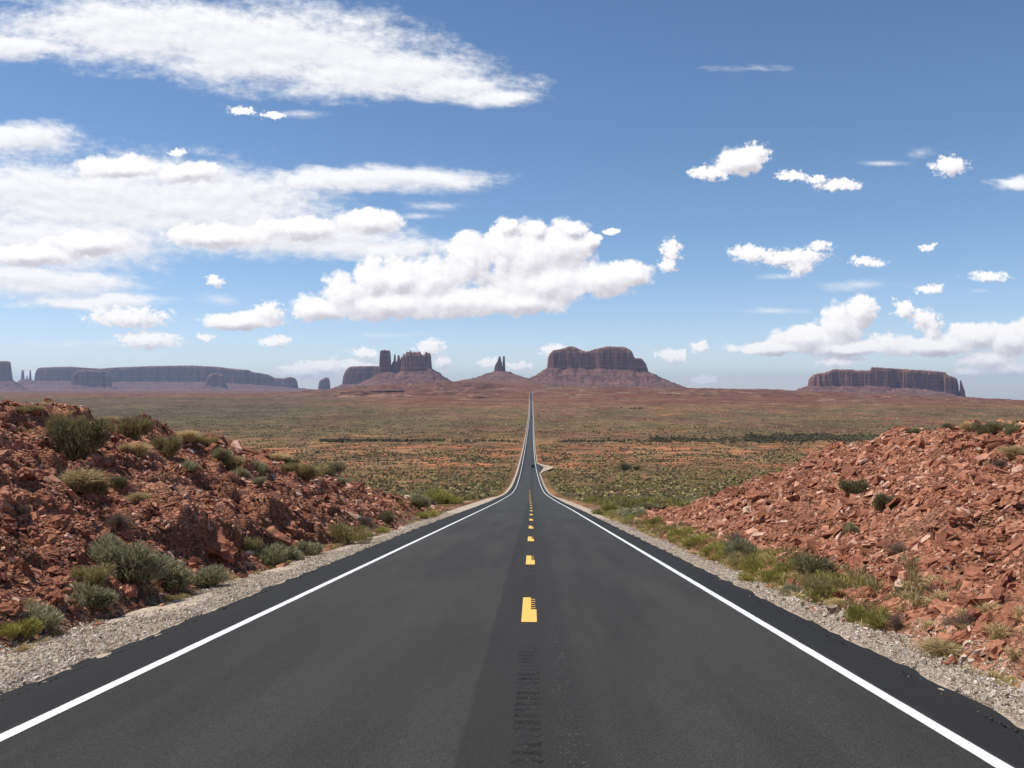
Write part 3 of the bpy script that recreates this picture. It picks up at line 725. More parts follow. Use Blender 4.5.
# ------------------------------------------------------------------ loose rock
def rock_soup(P, S, seed, flat=(.35, .8), normal=None):
    """Many angular blocks at P (n,3) with size S (n,), as one vertex and face array."""
    r = np.random.default_rng(seed); n = len(P)
    base = np.array([[-1,-1,-1],[1,-1,-1],[1,1,-1],[-1,1,-1],[-1,-1,1],[1,-1,1],[1,1,1],[-1,1,1]], float)
    v = np.tile(base, (n, 1, 1)) + r.uniform(-.55, .55, (n, 8, 3))
    tap = r.uniform(.35, .95, (n, 1, 2)); v[:, 4:, :2] *= tap
    sc_ = np.stack([r.uniform(.8, 1.65, n) if normal is not None else r.uniform(.6, 1.15, n), r.uniform(.5, 1, n), r.uniform(flat[0], flat[1], n)], 1) * .5
    v *= sc_[:, None, :] * S[:, None, None]
    az = r.normal(.15, .65, n) if normal is not None else r.uniform(0, 2 * math.pi, n); tx = r.normal(0, .38, n); ty = r.normal(0, .38, n)
    def R(ax, a_):
        c_, s_ = np.cos(a_), np.sin(a_); m = np.zeros((n, 3, 3)); i_, j_ = [(1, 2), (2, 0), (0, 1)][ax]
        m[:, ax, ax] = 1; m[:, i_, i_] = c_; m[:, j_, j_] = c_; m[:, i_, j_] = -s_; m[:, j_, i_] = s_; return m
    M = R(2, az) @ R(0, tx) @ R(1, ty)
    if normal is not None:
        # lay the blocks on the slope: tilt by the ground normal
        up = normal / np.linalg.norm(normal, axis=1)[:, None]; t1 = np.cross(np.tile([0, 1., 0], (n, 1)), up); t1 /= np.linalg.norm(t1, axis=1)[:, None]
        t2 = np.cross(up, t1); B = np.stack([t1, t2, up], 2); M = B @ M
    v = np.einsum('nij,nkj->nki', M, v) + P[:, None, :]
    f = np.array([[0,3,2,1],[4,5,6,7],[0,1,5,4],[1,2,6,5],[2,3,7,6],[3,0,4,7]])
    Fq = (f[None] + (np.arange(n) * 8)[:, None, None]).reshape(-1, 4)
    return v.reshape(-1, 3), Fq
def normals(x, y, e=.25):
    hx = (H(x + e, y) - H(x - e, y)) / (2 * e); hy = (H(x, y + e) - H(x, y - e)) / (2 * e)
    return np.stack([-hx, -hy, np.ones_like(hx)], 1)

def rock_mat(name, stops, sc_=5.0):
    m, g, b = material(name, .92, .15)
    at = attr(g, 'shade'); p = g.node('ShaderNodeTexCoord').outputs['Object']
    c = g.ramp(at.outputs['Fac'], stops)
    c = mul(g, c, g.noise(p, sc_, 5, .65), .75, 1.25)
    g.put(b.inputs['Base Color'], c); bump(g, b, g.noise(p, sc_ * 3, 5, .7), .6, .02)
    return m
m_rub = rock_mat('broken red sandstone', [(0, (.16, .062, .036)), (.3, (.31, .122, .070)), (.7, (.42, .188, .110)), (.9, (.54, .29, .19)), (1, (.64, .44, .32))])
m_grv = rock_mat('grey gravel stones', [(0, (.23, .165, .12)), (.3, (.42, .34, .255)), (.7, (.57, .485, .385)), (1, (.76, .68, .57))], 20)
m_crumb = rock_mat('asphalt crumbs', [(0, (.014, .014, .013)), (.8, (.05, .047, .043)), (1, (.35, .31, .26))], 20)

def bank_points(side, n, seed, y0=4.5, y1=72):
    r = np.random.default_rng(seed)
    y = y0 + (y1 - y0) * r.random(n * 3) ** 1.45
    cx, toe, ch = (lcx, ltoe, lch) if side < 0 else (rcx, rtoe, rch)
    c, t = cx(y) * side, toe(y) * side
    a = t - .35 + (c - t + 3.2) * r.random(n * 3)
    h = ch(y)
    keep = (r.random(n * 3) < np.clip(h / .8, .12, 1)) & ((a > t + .3) | (r.random(n * 3) < .35)) & (a < c + 3)
    keep &= (fbm(a * .6, y * .6, 3, seed) + .62 > r.random(n * 3) * .8)
    keep &= ((a * side) / y > -.66) & ((a * side) / y < .64)
    x = (a * side)[keep][:n]; y = y[keep][:n]
    return x, y
rocks_big = []
for side, n, sd in ((-1, 125000, 301), (1, 125000, 302)):
    x, y = bank_points(side, n, sd); r = np.random.default_rng(sd + 50); n = len(x)
    S = .027 * (r.pareto(2.3, n) + 1) * (1 + .15 * (side > 0)); S = np.clip(S, .024, .34)
    z = H(x, y); N = normals(x, y)
    big = np.argsort(-(S / y))[:150]; big = big[S[big] > .10]
    rocks_big.append((side, x[big], y[big], z[big], S[big], N[big]))
    m = np.ones(n, bool); m[big] = False
    P = np.stack([x, y, z + S * .10], 1)
    v, f = rock_soup(P[m], S[m], sd + 7, (.22, .6), N[m] * np.array([.9, .9, 1]))
    mesh('rubble', v, f, m_rub, attrs={'shade': np.repeat(np.random.default_rng(sd).random(m.sum()), 8)}, kind='stuff')

# rock prototypes: faceted, chipped blocks
def rock_proto(seed, flat):
    r = random.Random(seed); bm = bmesh.new()
    pts = [Vector((r.uniform(-1, 1), r.uniform(-.8, .8), r.uniform(-1, 1) * flat)) for _ in range(16)]
    for p_ in pts:
        m_ = max(abs(p_.x), abs(p_.y) / .8, abs(p_.z) / flat); p_ *= r.uniform(.82, 1) / max(m_, .3)
        bm.verts.new(p_ * .5)
    bmesh.ops.convex_hull(bm, input=bm.verts)
    bmesh.ops.delete(bm, geom=[v for v in bm.verts if not v.link_faces], context='VERTS')
    bmesh.ops.triangulate(bm, faces=bm.faces[:])
    bmesh.ops.subdivide_edges(bm, edges=bm.edges[:], cuts=4, use_grid_fill=True)
    bm.normal_update(); co = np.array([v.co[:] for v in bm.verts])
    q = co[:, 2] * 9 + co[:, 0] * 2 + seed; lay = (np.abs((q % 1) - .5) - .25) * .10
    ns = fbm(co[:, 0] * 4 + seed, co[:, 1] * 4 + co[:, 2] * 5, 4, seed + 5) * .085
    for v, l_, n_ in zip(bm.verts, lay, ns): v.co += v.normal * (l_ + n_)
    me = bpy.data.meshes.new('rock'); bm.to_mesh(me); bm.free()
    a = me.attributes.new('shade', 'FLOAT', 'POINT'); a.data.foreach_set('value', np.full(len(me.vertices), r.uniform(.1, .9), np.float32))
    me.materials.append(m_rub); return me
protos = [rock_proto(s, r) for s, r in zip(range(12), (.4, .55, .7, .35, .5, .8, .45, .6, .3, .65, .5, .4))]
def place_mesh(name, me, loc, scale, N=None, rz=0, tilt=(0, 0)):
    o = bpy.data.objects.new(name, me); col.objects.link(o); o.location = loc
    up = Vector(N).normalized() if N is not None else Vector((0, 0, 1))
    q = up.to_track_quat('Z', 'Y'); o.rotation_mode = 'QUATERNION'
    o.rotation_quaternion = q @ Matrix.Rotation(rz, 3, 'Z').to_quaternion() @ Matrix.Rotation(tilt[0], 3, 'X').to_quaternion() @ Matrix.Rotation(tilt[1], 3, 'Y').to_quaternion()
    o.scale = scale if hasattr(scale, '__len__') else (scale,) * 3
    return o
R_ = random.Random(5)
for side, x, y, z, S, N in rocks_big:
    lb, gp = (('angular dark red rock lying loose among rubble on the left bank', 'loose rocks on the left bank') if side < 0 else
              ('angular light red rock lying loose among rubble on the right bank', 'loose rocks on the right bank'))
    for k in range(len(x)):
        o = place_mesh('rock', protos[R_.randrange(12)], (x[k], y[k], z[k] + S[k] * .08), S[k] * R_.uniform(.9, 1.25), N[k], R_.uniform(0, 6.28), (R_.gauss(0, .3), R_.gauss(0, .3)))
        tag(o, lb, 'rock', gp)

# named boulders and ledges: px, row, width px, height px, label, cat, proto, roll
BOULD = [
 (357, 491, 17, 18, 'dark pointed boulder alone at the far end of the left bank crest', 'boulder', 5, 0),
 (212, 552, 84, 30, 'long overhanging ledge above the big green shrub on the left bank', 'rock ledge', 3, .25),
 (275, 543, 60, 26, 'dark undercut ledge block right of the long overhanging ledge', 'rock ledge', 7, .3),
 (243, 512, 56, 12, 'thin slanting ledge halfway up the left bank', 'rock ledge', 8, .42),
 (285, 527, 44, 14, 'second thin slanting ledge, nearer the road than the first', 'rock ledge', 0, .42),
 (252, 455, 44, 9, 'flat slab on the left crest where the bank starts to sink', 'slab', 8, .3),
 (262, 465, 34, 9, 'dark slab just under the flat crest slab on the left', 'slab', 3, .3),
 (22, 475, 26, 12, 'dark block pair left half, near the left picture edge', 'boulder', 1, 0),
 (8, 462, 24, 10, 'dark shaded slab cut by the left picture edge', 'slab', 9, 0),
 (60, 595, 12, 9, 'small tan block at the bank foot beside the grey shrub', 'boulder', 2, 0),
 (1003, 560, 30, 11, 'pale flat slab at the right picture edge', 'slab', 8, -.1),
 (985, 533, 26, 8, 'thin pale slab above the pale flat slab on the right', 'slab', 3, -.2),
 (962, 548, 22, 9, 'tan tilted slab left of the pale flat slab', 'slab', 6, -.2),
 (940, 566, 22, 12, 'triangular red block on the lower right bank', 'boulder', 4, -.2),
 (930, 580, 26, 9, 'smooth red block just under the triangular one', 'boulder', 7, -.2),
 (965, 534, 34, 12, 'wide dark red ledge in the middle of the right bank', 'rock ledge', 3, -.1),
 (888, 580, 20, 10, 'dark red block above the round olive shrub', 'boulder', 1, -.2),
 (1000, 445, 40, 12, 'broad smooth slab near the right crest', 'slab', 8, -.1),
 (760, 498, 26, 8, 'long dark slab on the far part of the right bank', 'slab', 3, -.35),
 (762, 548, 26, 14, 'large tilted red slab low on the right bank', 'slab', 7, -.5),
 (740, 530, 22, 9, 'red slab up the bank from the large tilted slab', 'slab', 6, -.5),
 (850, 552, 24, 9, 'red slab left of the dark block above the olive shrub', 'slab', 9, -.3),
 (665, 515, 20, 10, 'last red block where the right bank ends', 'boulder', 5, -.4)]
for px, row, w, h, lb, cat, pr, roll in BOULD:
    X, Y, Z = hit(px, row); D_ = depth(X, Y); sw, sh = w / F * D_ * (.8 if 'ledge' not in cat else .6), h / F * D_ * (.75 if 'ledge' not in cat else .6)
    flat = (.4, .55, .7, .35, .5, .8, .45, .6, .3, .65, .5, .4)[pr]
    nm = cat.replace(' ', '_')
    o = bpy.data.objects.new(nm, protos[pr]); col.objects.link(o); tag(o, lb, cat)
    o.location = (X, Y + .2, Z + sh * .16); o.scale = (sw, sw * .75, sh * 1.05 / flat); o.rotation_euler = (.1, roll, R_.uniform(-.25, .25))

# gravel stones on both shoulders, crumbs of asphalt along the edges
def scatter_gravel(n, seed, xa, xb, y0, y1, smin, mat, name, p=2.0, power=2.6, dz=0.0):
    r = np.random.default_rng(seed); y = y0 + (y1 - y0) * r.random(n) ** p; tq = r.random(n)
    x = xa(y) + (xb(y) - xa(y)) * tq
    S = np.clip(smin * (r.pareto(power, n) + 1), 0, smin * 6)
    z = zroad(y) - .045 - .10 * tq + dz
    g_ = H(x, y); z = np.maximum(z, np.where(tq > .85, g_, -1e9)) + S * .12
    v, f = rock_soup(np.stack([x, y, z], 1), S, seed, (.4, .8))
    return mesh(name, v, f, mat, attrs={'shade': np.repeat(r.random(n), 8)}, kind='stuff')
scatter_gravel(100000, 401, lambda y: -4.95 - .38 * np.clip((y - 8) / 30, 0, 1), lambda y: ltoe(y) + .05 + .25 * np.sin(y), 5, 60, .009, m_grv, 'gravel')
scatter_gravel(52000, 402, lambda y: 4.08 + 0 * y, lambda y: 5.15 + .2 * np.sin(y * .7), 5, 50, .009, m_grv, 'gravel')
scatter_gravel(380, 403, lambda y: 4.3 + 0 * y, lambda y: 6.3 + 0 * y, 7, 17, .03, m_grv, 'gravel', p=1.0, power=3)
scatter_gravel(9000, 404, lambda y: -4.72 - .38 * np.clip((y - 8) / 30, 0, 1), lambda y: -5.0 - .38 * np.clip((y - 8) / 30, 0, 1), 5, 40, .005, m_crumb, 'asphalt_crumbs', dz=.02)
scatter_gravel(12000, 405, lambda y: 3.8 + 0 * y, lambda y: 4.14 + 0 * y, 5, 40, .006, m_crumb, 'asphalt_crumbs', dz=.02)

# ------------------------------------------------------------------ plants
def leaf_mat(name, c1, c2, c3):
    m, g, b = material(name, .8, .15)
    at = attr(g, 'shade'); c = g.ramp(at.outputs['Fac'], [(0, c1), (.5, c2), (1, c3)])
    oi = g.node('ShaderNodeObjectInfo'); c = mul(g, c, oi.outputs['Random'], .85, 1.15)
    g.put(b.inputs['Base Color'], c)
    tr = g.node('ShaderNodeBsdfTranslucent'); g.put(tr.inputs[0], c); mx = g.node('ShaderNodeMixShader'); mx.inputs[0].default_value = .25
    g.put(mx.inputs[1], b.outputs[0]); g.put(mx.inputs[2], tr.outputs[0])
    g.put(m.node_tree.nodes['Material Output'].inputs[0], mx.outputs[0])
    return m
LM = {'sage': leaf_mat('sage leaves', (.18, .17, .09), (.34, .32, .18), (.52, .49, .30)),
      'green': leaf_mat('rabbitbrush leaves', (.16, .145, .035), (.32, .29, .075), (.48, .43, .14)),
      'dark': leaf_mat('dark desert shrub leaves', (.12, .108, .052), (.225, .20, .10), (.35, .315, .17)),
      'straw': leaf_mat('dry grass', (.36, .25, .11), (.60, .45, .22), (.80, .64, .36)),
      'dead': leaf_mat('dead twigs', (.13, .09, .065), (.22, .16, .12), (.30, .23, .18)),
      'khaki': leaf_mat('khaki shrub leaves', (.20, .165, .07), (.35, .29, .125), (.50, .42, .21))}
LM['brush'] = leaf_mat('valley brush leaves', (.078, .058, .026), (.140, .108, .046), (.22, .175, .080))
LM['washb'] = leaf_mat('wash brush leaves', (.045, .038, .018), (.08, .068, .031), (.125, .108, .05))
m_stem = simple('grey woody stems', (.15, .11, .085), .9, .1)
SPEC = {  # blades, blade length, blade width, upright, clumps
 'sage': (3600, .15, .016, .75, 9), 'green': (3800, .19, .012, 1.15, 7), 'dark': (3400, .13, .017, .7, 8),
 'straw': (2400, .55, .013, 1.6, 3), 'dead': (1400, .20, .009, .5, 6), 'khaki': (3000, .22, .013, .95, 8)}
def blades(kind, seed, n=None, wk=1.0):
    """Leaf blades filling a dome about 1 wide and .62 high."""
    N, L, Wd, upr, cl = SPEC[kind]; n = n or N; r = np.random.default_rng(seed)
    if kind == 'straw':
        base = r.normal(0, .10, (n, 3)) * [1, 1, 0]; d = r.normal(0, .42, (n, 3)); d[:, 2] = 1; d /= np.linalg.norm(d, axis=1)[:, None]
        p0 = base; ln = L * r.uniform(.55, 1.25, n)
    else:
        cc = r.normal(0, .17, (cl, 3)); cc[:, 2] = r.uniform(.12, .36, cl); cr = r.uniform(.17, .27, cl)
        k = r.integers(0, cl, n); dd = r.normal(0, 1, (n, 3)); dd /= np.linalg.norm(dd, axis=1)[:, None]
        rr = r.random(n) ** .45; p0 = cc[k] + dd * (rr * cr[k])[:, None]
        p0[:, 2] = np.abs(p0[:, 2]) * .95 + .01
        d = dd * .8 + p0 * [.9, .9, .5]; d[:, 2] = np.abs(d[:, 2]) * .6 + upr; d += r.normal(0, .28, (n, 3)); d /= np.linalg.norm(d, axis=1)[:, None]
        ln = L * r.uniform(.5, 1.2, n)
        p0 = p0 - d * (ln * .5)[:, None]; p0[:, 2] = np.maximum(p0[:, 2], 0)
    s = np.cross(d, r.normal(0, 1, (n, 3))); s /= np.linalg.norm(s, axis=1)[:, None]; w = (Wd * wk * r.uniform(.6, 1.2, n))[:, None]
    droop = np.zeros((n, 3)); droop[:, 2] = -.10 * ln if kind != 'straw' else -.28 * ln; out = d * [1, 1, 0] * (ln * .35)[:, None]
    mid = p0 + d * (ln * .55)[:, None]; tip = p0 + d * ln[:, None] + droop + (out if kind == 'straw' else 0)
    V = np.stack([p0 - s * w * .25, p0 + s * w * .25, mid + s * w * .5, tip, mid - s * w * .5], 1)
    ii = (np.arange(n) * 5)[:, None]; return V.reshape(-1, 3), [ii + np.array([[0, 1, 2, 4]]), ii + np.array([[4, 2, 3]])], np.repeat(r.random(n), 5)
def stems_mesh(seed, n=26, spread=.34, hgt=.42):
    r = np.random.default_rng(seed); V = []; Fq = []
    for _ in range(n):
        az = r.uniform(0, 6.28); e = np.array([math.cos(az) * spread * r.uniform(.3, 1.1), math.sin(az) * spread * r.uniform(.3, 1.1), hgt * r.uniform(.6, 1.1)])
        b0 = r.normal(0, .03, 3) * [1, 1, 0]; m0 = b0 + (e - b0) * [.35, .35, .5]; w0 = .012
        o = len(V)
        for c_, w_ in ((b0, w0), (m0, w0 * .7), (e, w0 * .3)):
            for a_ in (0, 2.09, 4.19): V.append(c_ + np.array([math.cos(a_), math.sin(a_), 0]) * w_)
        for l in (0, 3):
            for q in range(3): Fq.append((o + l + q, o + l + (q + 1) % 3, o + l + 3 + (q + 1) % 3, o + l + 3 + q))
    return mesh('stems', np.array(V), np.array(Fq), m_stem, link=False)
PM = {}; ST = [stems_mesh(900 + i) for i in range(3)]
for kd in SPEC:
    PM[kd] = []
    for s_ in range(3):
        V, Fs, sh = blades(kd, 500 + s_ * 17 + len(kd)); PM[kd].append(mesh('foliage', V, Fs, LM[kd], attrs={'shade': sh}, link=False))
def plant(kd, loc, w, h, label, cat, group=None, name=None, rz=None, lean=0, k=None):
    k = R_.randrange(3) if k is None else k
    root = bpy.data.objects.new(name or ('grass_tuft' if kd == 'straw' else 'shrub'), None); col.objects.link(root)
    root.location = loc; root.rotation_euler = (0, lean, R_.uniform(0, 6.28) if rz is None else rz)
    tag(root, label, cat, group)
    f = bpy.data.objects.new('foliage' if kd != 'straw' else 'blades', PM[kd][k]); col.objects.link(f); f.parent = root; f.scale = (w / .78, w / .78, h / .66)
    if kd != 'straw':
        s = bpy.data.objects.new('stems', ST[k]); col.objects.link(s); s.parent = root; s.scale = (w, w, h)
    return root
PL = [  # px, base row, width px, height px, kind, label
 (84,459,44,50,'dark','largest dark green shrub, on the crest of the left bank'),
 (62,438,26,28,'khaki','yellowish shrub touching the left side of the largest crest shrub'),
 (30,412,26,9,'khaki','low khaki shrub on the crest nearest the left picture edge'),
 (110,424,18,11,'straw','small straw tuft on the crest just right of the largest crest shrub'),
 (132,439,36,29,'khaki','upright olive shrub on the left crest with straw tuft at its foot'),
 (139,456,18,18,'straw','straw tuft in front of the upright olive crest shrub'),
 (126,452,12,12,'straw','tiny straw tuft left of the straw tuft under the olive shrub'),
 (166,456,28,22,'khaki','rounded khaki shrub on the left crest, third large one from left'),
 (188,441,20,16,'straw','pale tuft standing highest on the middle of the left crest'),
 (204,446,16,12,'khaki','low khaki shrub right of the pale highest tuft'),
 (221,458,17,13,'sage','grey-green shrub beside the flat slab on the left crest'),
 (191,471,15,12,'sage','small grey shrub below the rounded khaki crest shrub'),
 (234,468,18,18,'straw','straw tuft left of two grey shrubs on the sinking crest'),
 (243,478,16,14,'sage','grey shrub growing out of the straw tuft on the sinking crest'),
 (259,474,17,16,'sage','upper of two grey shrubs below the slabs on the left crest'),
 (258,484,14,10,'sage','lower of two grey shrubs below the slabs on the left crest'),
 (276,461,24,12,'straw','wide straw tuft past the crest slabs on the left'),
 (292,466,14,10,'dark','dark round shrub right of the wide straw tuft'),
 (306,478,26,18,'khaki','khaki shrub spilling over the far left crest'),
 (292,474,16,10,'khaki','small khaki shrub left of the one spilling over the far crest'),
 (331,476,30,18,'dark','dark shrub on the far left crest before the plain'),
 (343,484,16,9,'sage','grey shrub between dark crest shrub and pointed boulder'),
 (82,489,38,30,'straw','large straw clump in the middle of the left bank'),
 (95,496,24,20,'khaki','green-brown shrub in the lower edge of the large straw clump'),
 (122,489,20,17,'dark','small dark green shrub right of the large straw clump'),
 (139,502,18,15,'straw','thin straw tuft below the small dark green shrub'),
 (118,526,24,22,'dead','bare brown shrub above the big sage clump'),
 (20,516,18,14,'dead','faint grey twiggy shrub near the left picture edge'),
 (108,562,40,32,'sage','upper left shrub of the big sage clump at the bank foot'),
 (134,580,56,46,'sage','biggest middle shrub of the big sage clump at the bank foot'),
 (170,586,52,36,'sage','right middle shrub of the big sage clump at the bank foot'),
 (204,586,44,24,'sage','low outermost shrub of the big sage clump, next the gravel'),
 (90,584,36,22,'khaki','yellowish shrub behind the round grey shrub at the bank foot'),
 (94,606,46,30,'sage','round grey shrub on the bank foot left of the big sage clump'),
 (139,597,16,9,'dead','tiny grey shrub in front of the big sage clump'),
 (177,602,24,10,'khaki','low rusty shrub under the big sage clump'),
 (41,625,40,26,'sage','grey shrub beside the gravel, second from the left picture edge'),
 (17,637,36,22,'green','olive yellow shrub beside the gravel at the left picture edge'),
 (248,552,20,18,'khaki','khaki shrub in the shade of the undercut ledge'),
 (268,566,36,26,'sage','grey roadside shrub right of the undercut ledge'),
 (288,561,30,20,'sage','middle roadside sage shrub past the undercut ledge'),
 (308,555,28,18,'sage','right roadside sage shrub past the undercut ledge'),
 (340,544,34,26,'khaki','olive roadside shrub where the left bank gets low'),
 (358,541,24,18,'green','yellow-green shrub right of the olive roadside shrub'),
 (365,531,24,20,'dead','brown twiggy shrub behind the yellow-green roadside shrub'),
 (386,522,18,15,'dark','dark green shrub on the low end of the left bank'),
 (382,534,20,8,'green','low yellow-green shrub at the gravel under the dark one'),
 (415,507,26,14,'dark','dark shrub at the left side of the bright green roadside shrub'),
 (438,504,36,17,'green','bright green shrub where the left gravel widens'),
 (424,519,22,9,'green','low green shrub at the tip of the left bank'),
 (352,536,12,8,'dead','tiny twiggy shrub at the foot of the low left bank'),
 (991,435,26,17,'dark','widest dark shrub on the right crest'),
 (968,432,14,15,'straw','straw tuft left of the widest dark shrub on the right crest'),
 (953,430,17,9,'dark','small dark shrub left of the straw tuft on the right crest'),
 (915,434,24,8,'dark','low dark shrub farthest left on the right crest'),
 (1017,434,24,14,'dark','dark shrub on the right crest cut by the picture edge'),
 (1005,427,12,8,'straw','small straw tuft between two dark shrubs on the right crest'),
 (1015,458,24,18,'straw','straw tuft below the right crest at the picture edge'),
 (998,466,18,10,'dead','brown twiggy shrub left of the straw tuft under the right crest'),
 (853,494,24,20,'dark','dark shrub farthest up and left on the open right bank'),
 (884,509,22,22,'dark','leaning green shrub in the upper middle of the right bank'),
 (853,533,13,14,'sage','small grey shrub below the leaning green shrub'),
 (901,553,20,16,'dead','faint grey twigs in the middle of the right bank'),
 (817,577,38,27,'dark','big grey-green shrub low on the right bank'),
 (823,600,32,24,'khaki','rusty olive shrub in front of the big grey-green shrub'),
 (796,598,24,18,'sage','grey verge shrub left of the rusty olive shrub'),
 (745,556,30,22,'sage','grey-green shrub at the foot of the right bank farther down'),
 (736,545,22,16,'dead','brown shrub behind the grey-green one farther down'),
 (772,584,32,18,'green','yellow-green verge shrub before the rusty olive one'),
 (755,574,30,18,'green','middle yellow-green verge shrub on the right'),
 (739,566,26,16,'khaki','khaki verge shrub on the right beside the asphalt'),
 (715,556,30,15,'green','yellow-green verge shrub third from the far end'),
 (697,547,30,14,'green','yellow-green verge shrub second from the far end'),
 (680,539,26,13,'green','yellow-green verge shrub at the far end of the row'),
 (870,627,38,26,'green','round olive green shrub alone on the right verge'),
 (899,628,18,22,'dead','dead grey shrub touching the round olive green one'),
 (838,608,20,16,'straw','thin straw tuft left of the round olive green shrub'),
 (943,657,40,27,'straw','large golden grass tuft on the right verge'),
 (925,652,16,12,'sage','green sprig left of the large golden grass tuft'),
 (932,600,24,17,'dead','brown twiggy shrub on the bank above the golden tuft'),
 (962,626,32,24,'dead','wide dead shrub at the bank foot right of the golden tuft'),
 (985,682,26,12,'green','low green weed at the right picture edge'),
 (1012,688,26,11,'green','second low green weed, cut by the right picture edge'),
 (1020,612,20,20,'dead','dead grey shrub at the right picture edge'),
 (632,519,30,14,'sage','pale green shrub at the end of the right bank'),
 (646,511,26,12,'dark','dark shrub behind the pale green one at the end of the right bank'),
 (611,512,26,9,'green','low bright shrub left of the pale green one past the right bank'),
 (655,526,20,10,'green','yellow-green shrub against the last red block on the right')]
for px, row, w, h, kd, lb in PL:
    X, Y, Z = hit(px, row); D_ = depth(X, Y)
    plant(kd, (X, Y, Z - .03), w / F * D_, h / F * D_ * 1.08, lb, 'grass tuft' if kd == 'straw' else 'shrub')

# cheap far shrubs: a few blades each
def lod(kd, seed, n, wk): 
    V, Fs, sh = blades(kd, seed, n, wk); return V, Fs, sh
LOD = {}
def in_view(x, y, m=.03): u = x / y; return (u > -.66 - m) & (u < .60 + m)
r = np.random.default_rng(77)
# 300 that show largest
cand = []
n = 60000
yy = 62 + (330 - 62) * r.random(n) ** 1.2; xx = (r.random(n) * 1.34 - .7) * yy
xc = centre(yy); dx = np.abs(xx - xc)
edge_ = np.where(xx > 0, 6.4, 7.6) + np.exp(-((yy - 95) / 25) ** 2) * np.where(xx > 0, .8, 1.9)
ok = (dx > edge_) & in_view(xx, yy) & (fbm(xx / 12, yy / 12, 3, 131) > -.25 + .5 * r.random(n))
ok &= ~((yy < 80) & (dx < 11.5) & (dx > 9.5))
lim_row = ROW0 - (H(xx, yy) - EYE) / depth(xx, yy) * F
pxx = px_of_u(xx / yy)
# keep only spots the banks do not hide
lrow = np.interp(pxx, [0, 60, 130, 170, 215, 250, 300, 360, 420, 445, 640, 655, 700, 740, 800, 870, 900, 975, 1024],
                      [402, 412, 425, 435, 440, 455, 470, 488, 507, 620, 620, 512, 505, 490, 465, 440, 432, 428, 425])
ok &= lim_row < lrow + 3
xx, yy = xx[ok], yy[ok]; S = .5 + .75 * r.random(len(xx)) ** 1.6
near_verge = np.exp(-((np.abs(xx - centre(yy)) - 9) / 6) ** 2)
for kd in ('sage', 'green', 'dark', 'khaki'):
    LOD[kd] = []
    for s_ in range(2):
        V, Fs, sh = lod(kd, 700 + s_, 260, 2.6); LOD[kd].append(mesh('foliage', V, Fs, LM[kd], attrs={'shade': sh}, link=False))
order = np.argsort(-(S / yy)); sel = []; 
cellused = set()
for k in order:
    key = (round(xx[k] / 1.2), round(yy[k] / 1.6))
    if key in cellused: continue
    cellused.add(key); sel.append(k)
    if len(sel) >= 300: break
zz = H(xx, yy)
for k in sel:
    kd = 'green' if r.random() < .25 + .5 * near_verge[k] else r.choice(['dark', 'sage', 'khaki', 'dark'])
    o = bpy.data.objects.new('desert_shrub', LOD[kd][r.integers(2)]); col.objects.link(o)
    o.location = (xx[k], yy[k], zz[k] - .04); w = S[k] * 1.5; o.scale = (w, w, w * r.uniform(.9, 1.2)); o.rotation_euler = (0, 0, r.uniform(0, 6.28))
    tag(o, 'low leafy shrub scattered on the slope and plain beyond the banks', 'shrub', 'shrubs scattered beyond the banks')

def soup(kd, x, y, S, nb, wk, name, seed, zlift=0.0, tall=1.0, zmin=None):
    rr = np.random.default_rng(seed); n = len(x); z = np.maximum(H(x, y), -1e9 if zmin is None else zmin) - .03 + zlift
    pv = []; pf4 = []; pf3 = []; psh = []; o = 0
    variants = [blades(kd, seed + q, nb, wk) for q in range(6)]
    for q in range(6):
        idx = np.arange(q, n, 6); V, Fs, sh = variants[q]
        a_ = rr.uniform(0, 6.28, len(idx)); c_, s_ = np.cos(a_), np.sin(a_); sc_ = S[idx] * 1.4
        vx = (V[None, :, 0] * c_[:, None] - V[None, :, 1] * s_[:, None]) * sc_[:, None] + x[idx][:, None]
        vy = (V[None, :, 0] * s_[:, None] + V[None, :, 1] * c_[:, None]) * sc_[:, None] + y[idx][:, None]
        vz = V[None, :, 2] * sc_[:, None] * tall + z[idx][:, None]
        P = np.stack([vx, vy, vz], -1).reshape(-1, 3); off = (np.arange(len(idx)) * len(V) + o)[:, None, None]
        pv.append(P); pf4.append((Fs[0][None] + off).reshape(-1, 4)); pf3.append((Fs[1][None] + off).reshape(-1, 3))
        psh.append(np.clip(np.tile(sh, (len(idx), 1)) * .6 + rr.random((len(idx), 1)) * .4, 0, 1).ravel()); o += len(P)
    return mesh(name, np.concatenate(pv), [np.concatenate(pf4), np.concatenate(pf3)], LM[kd], attrs={'shade': np.concatenate(psh)}, kind='stuff')
rest = np.ones(len(xx), bool); rest[sel] = False
i_ = np.where(rest)[0]; i_ = i_[:6500]
for kd, a_, b_ in (('dark', 0, .45), ('khaki', .45, .65), ('sage', .65, .82), ('green', .82, 1)):
    t = r.random(len(i_)); m = i_[(t >= a_) & (t < b_)]
    soup(kd, xx[m], yy[m], S[m] * .8, 46, 6.0, 'brush', 1000 + len(kd) * 7, tall=1.0)
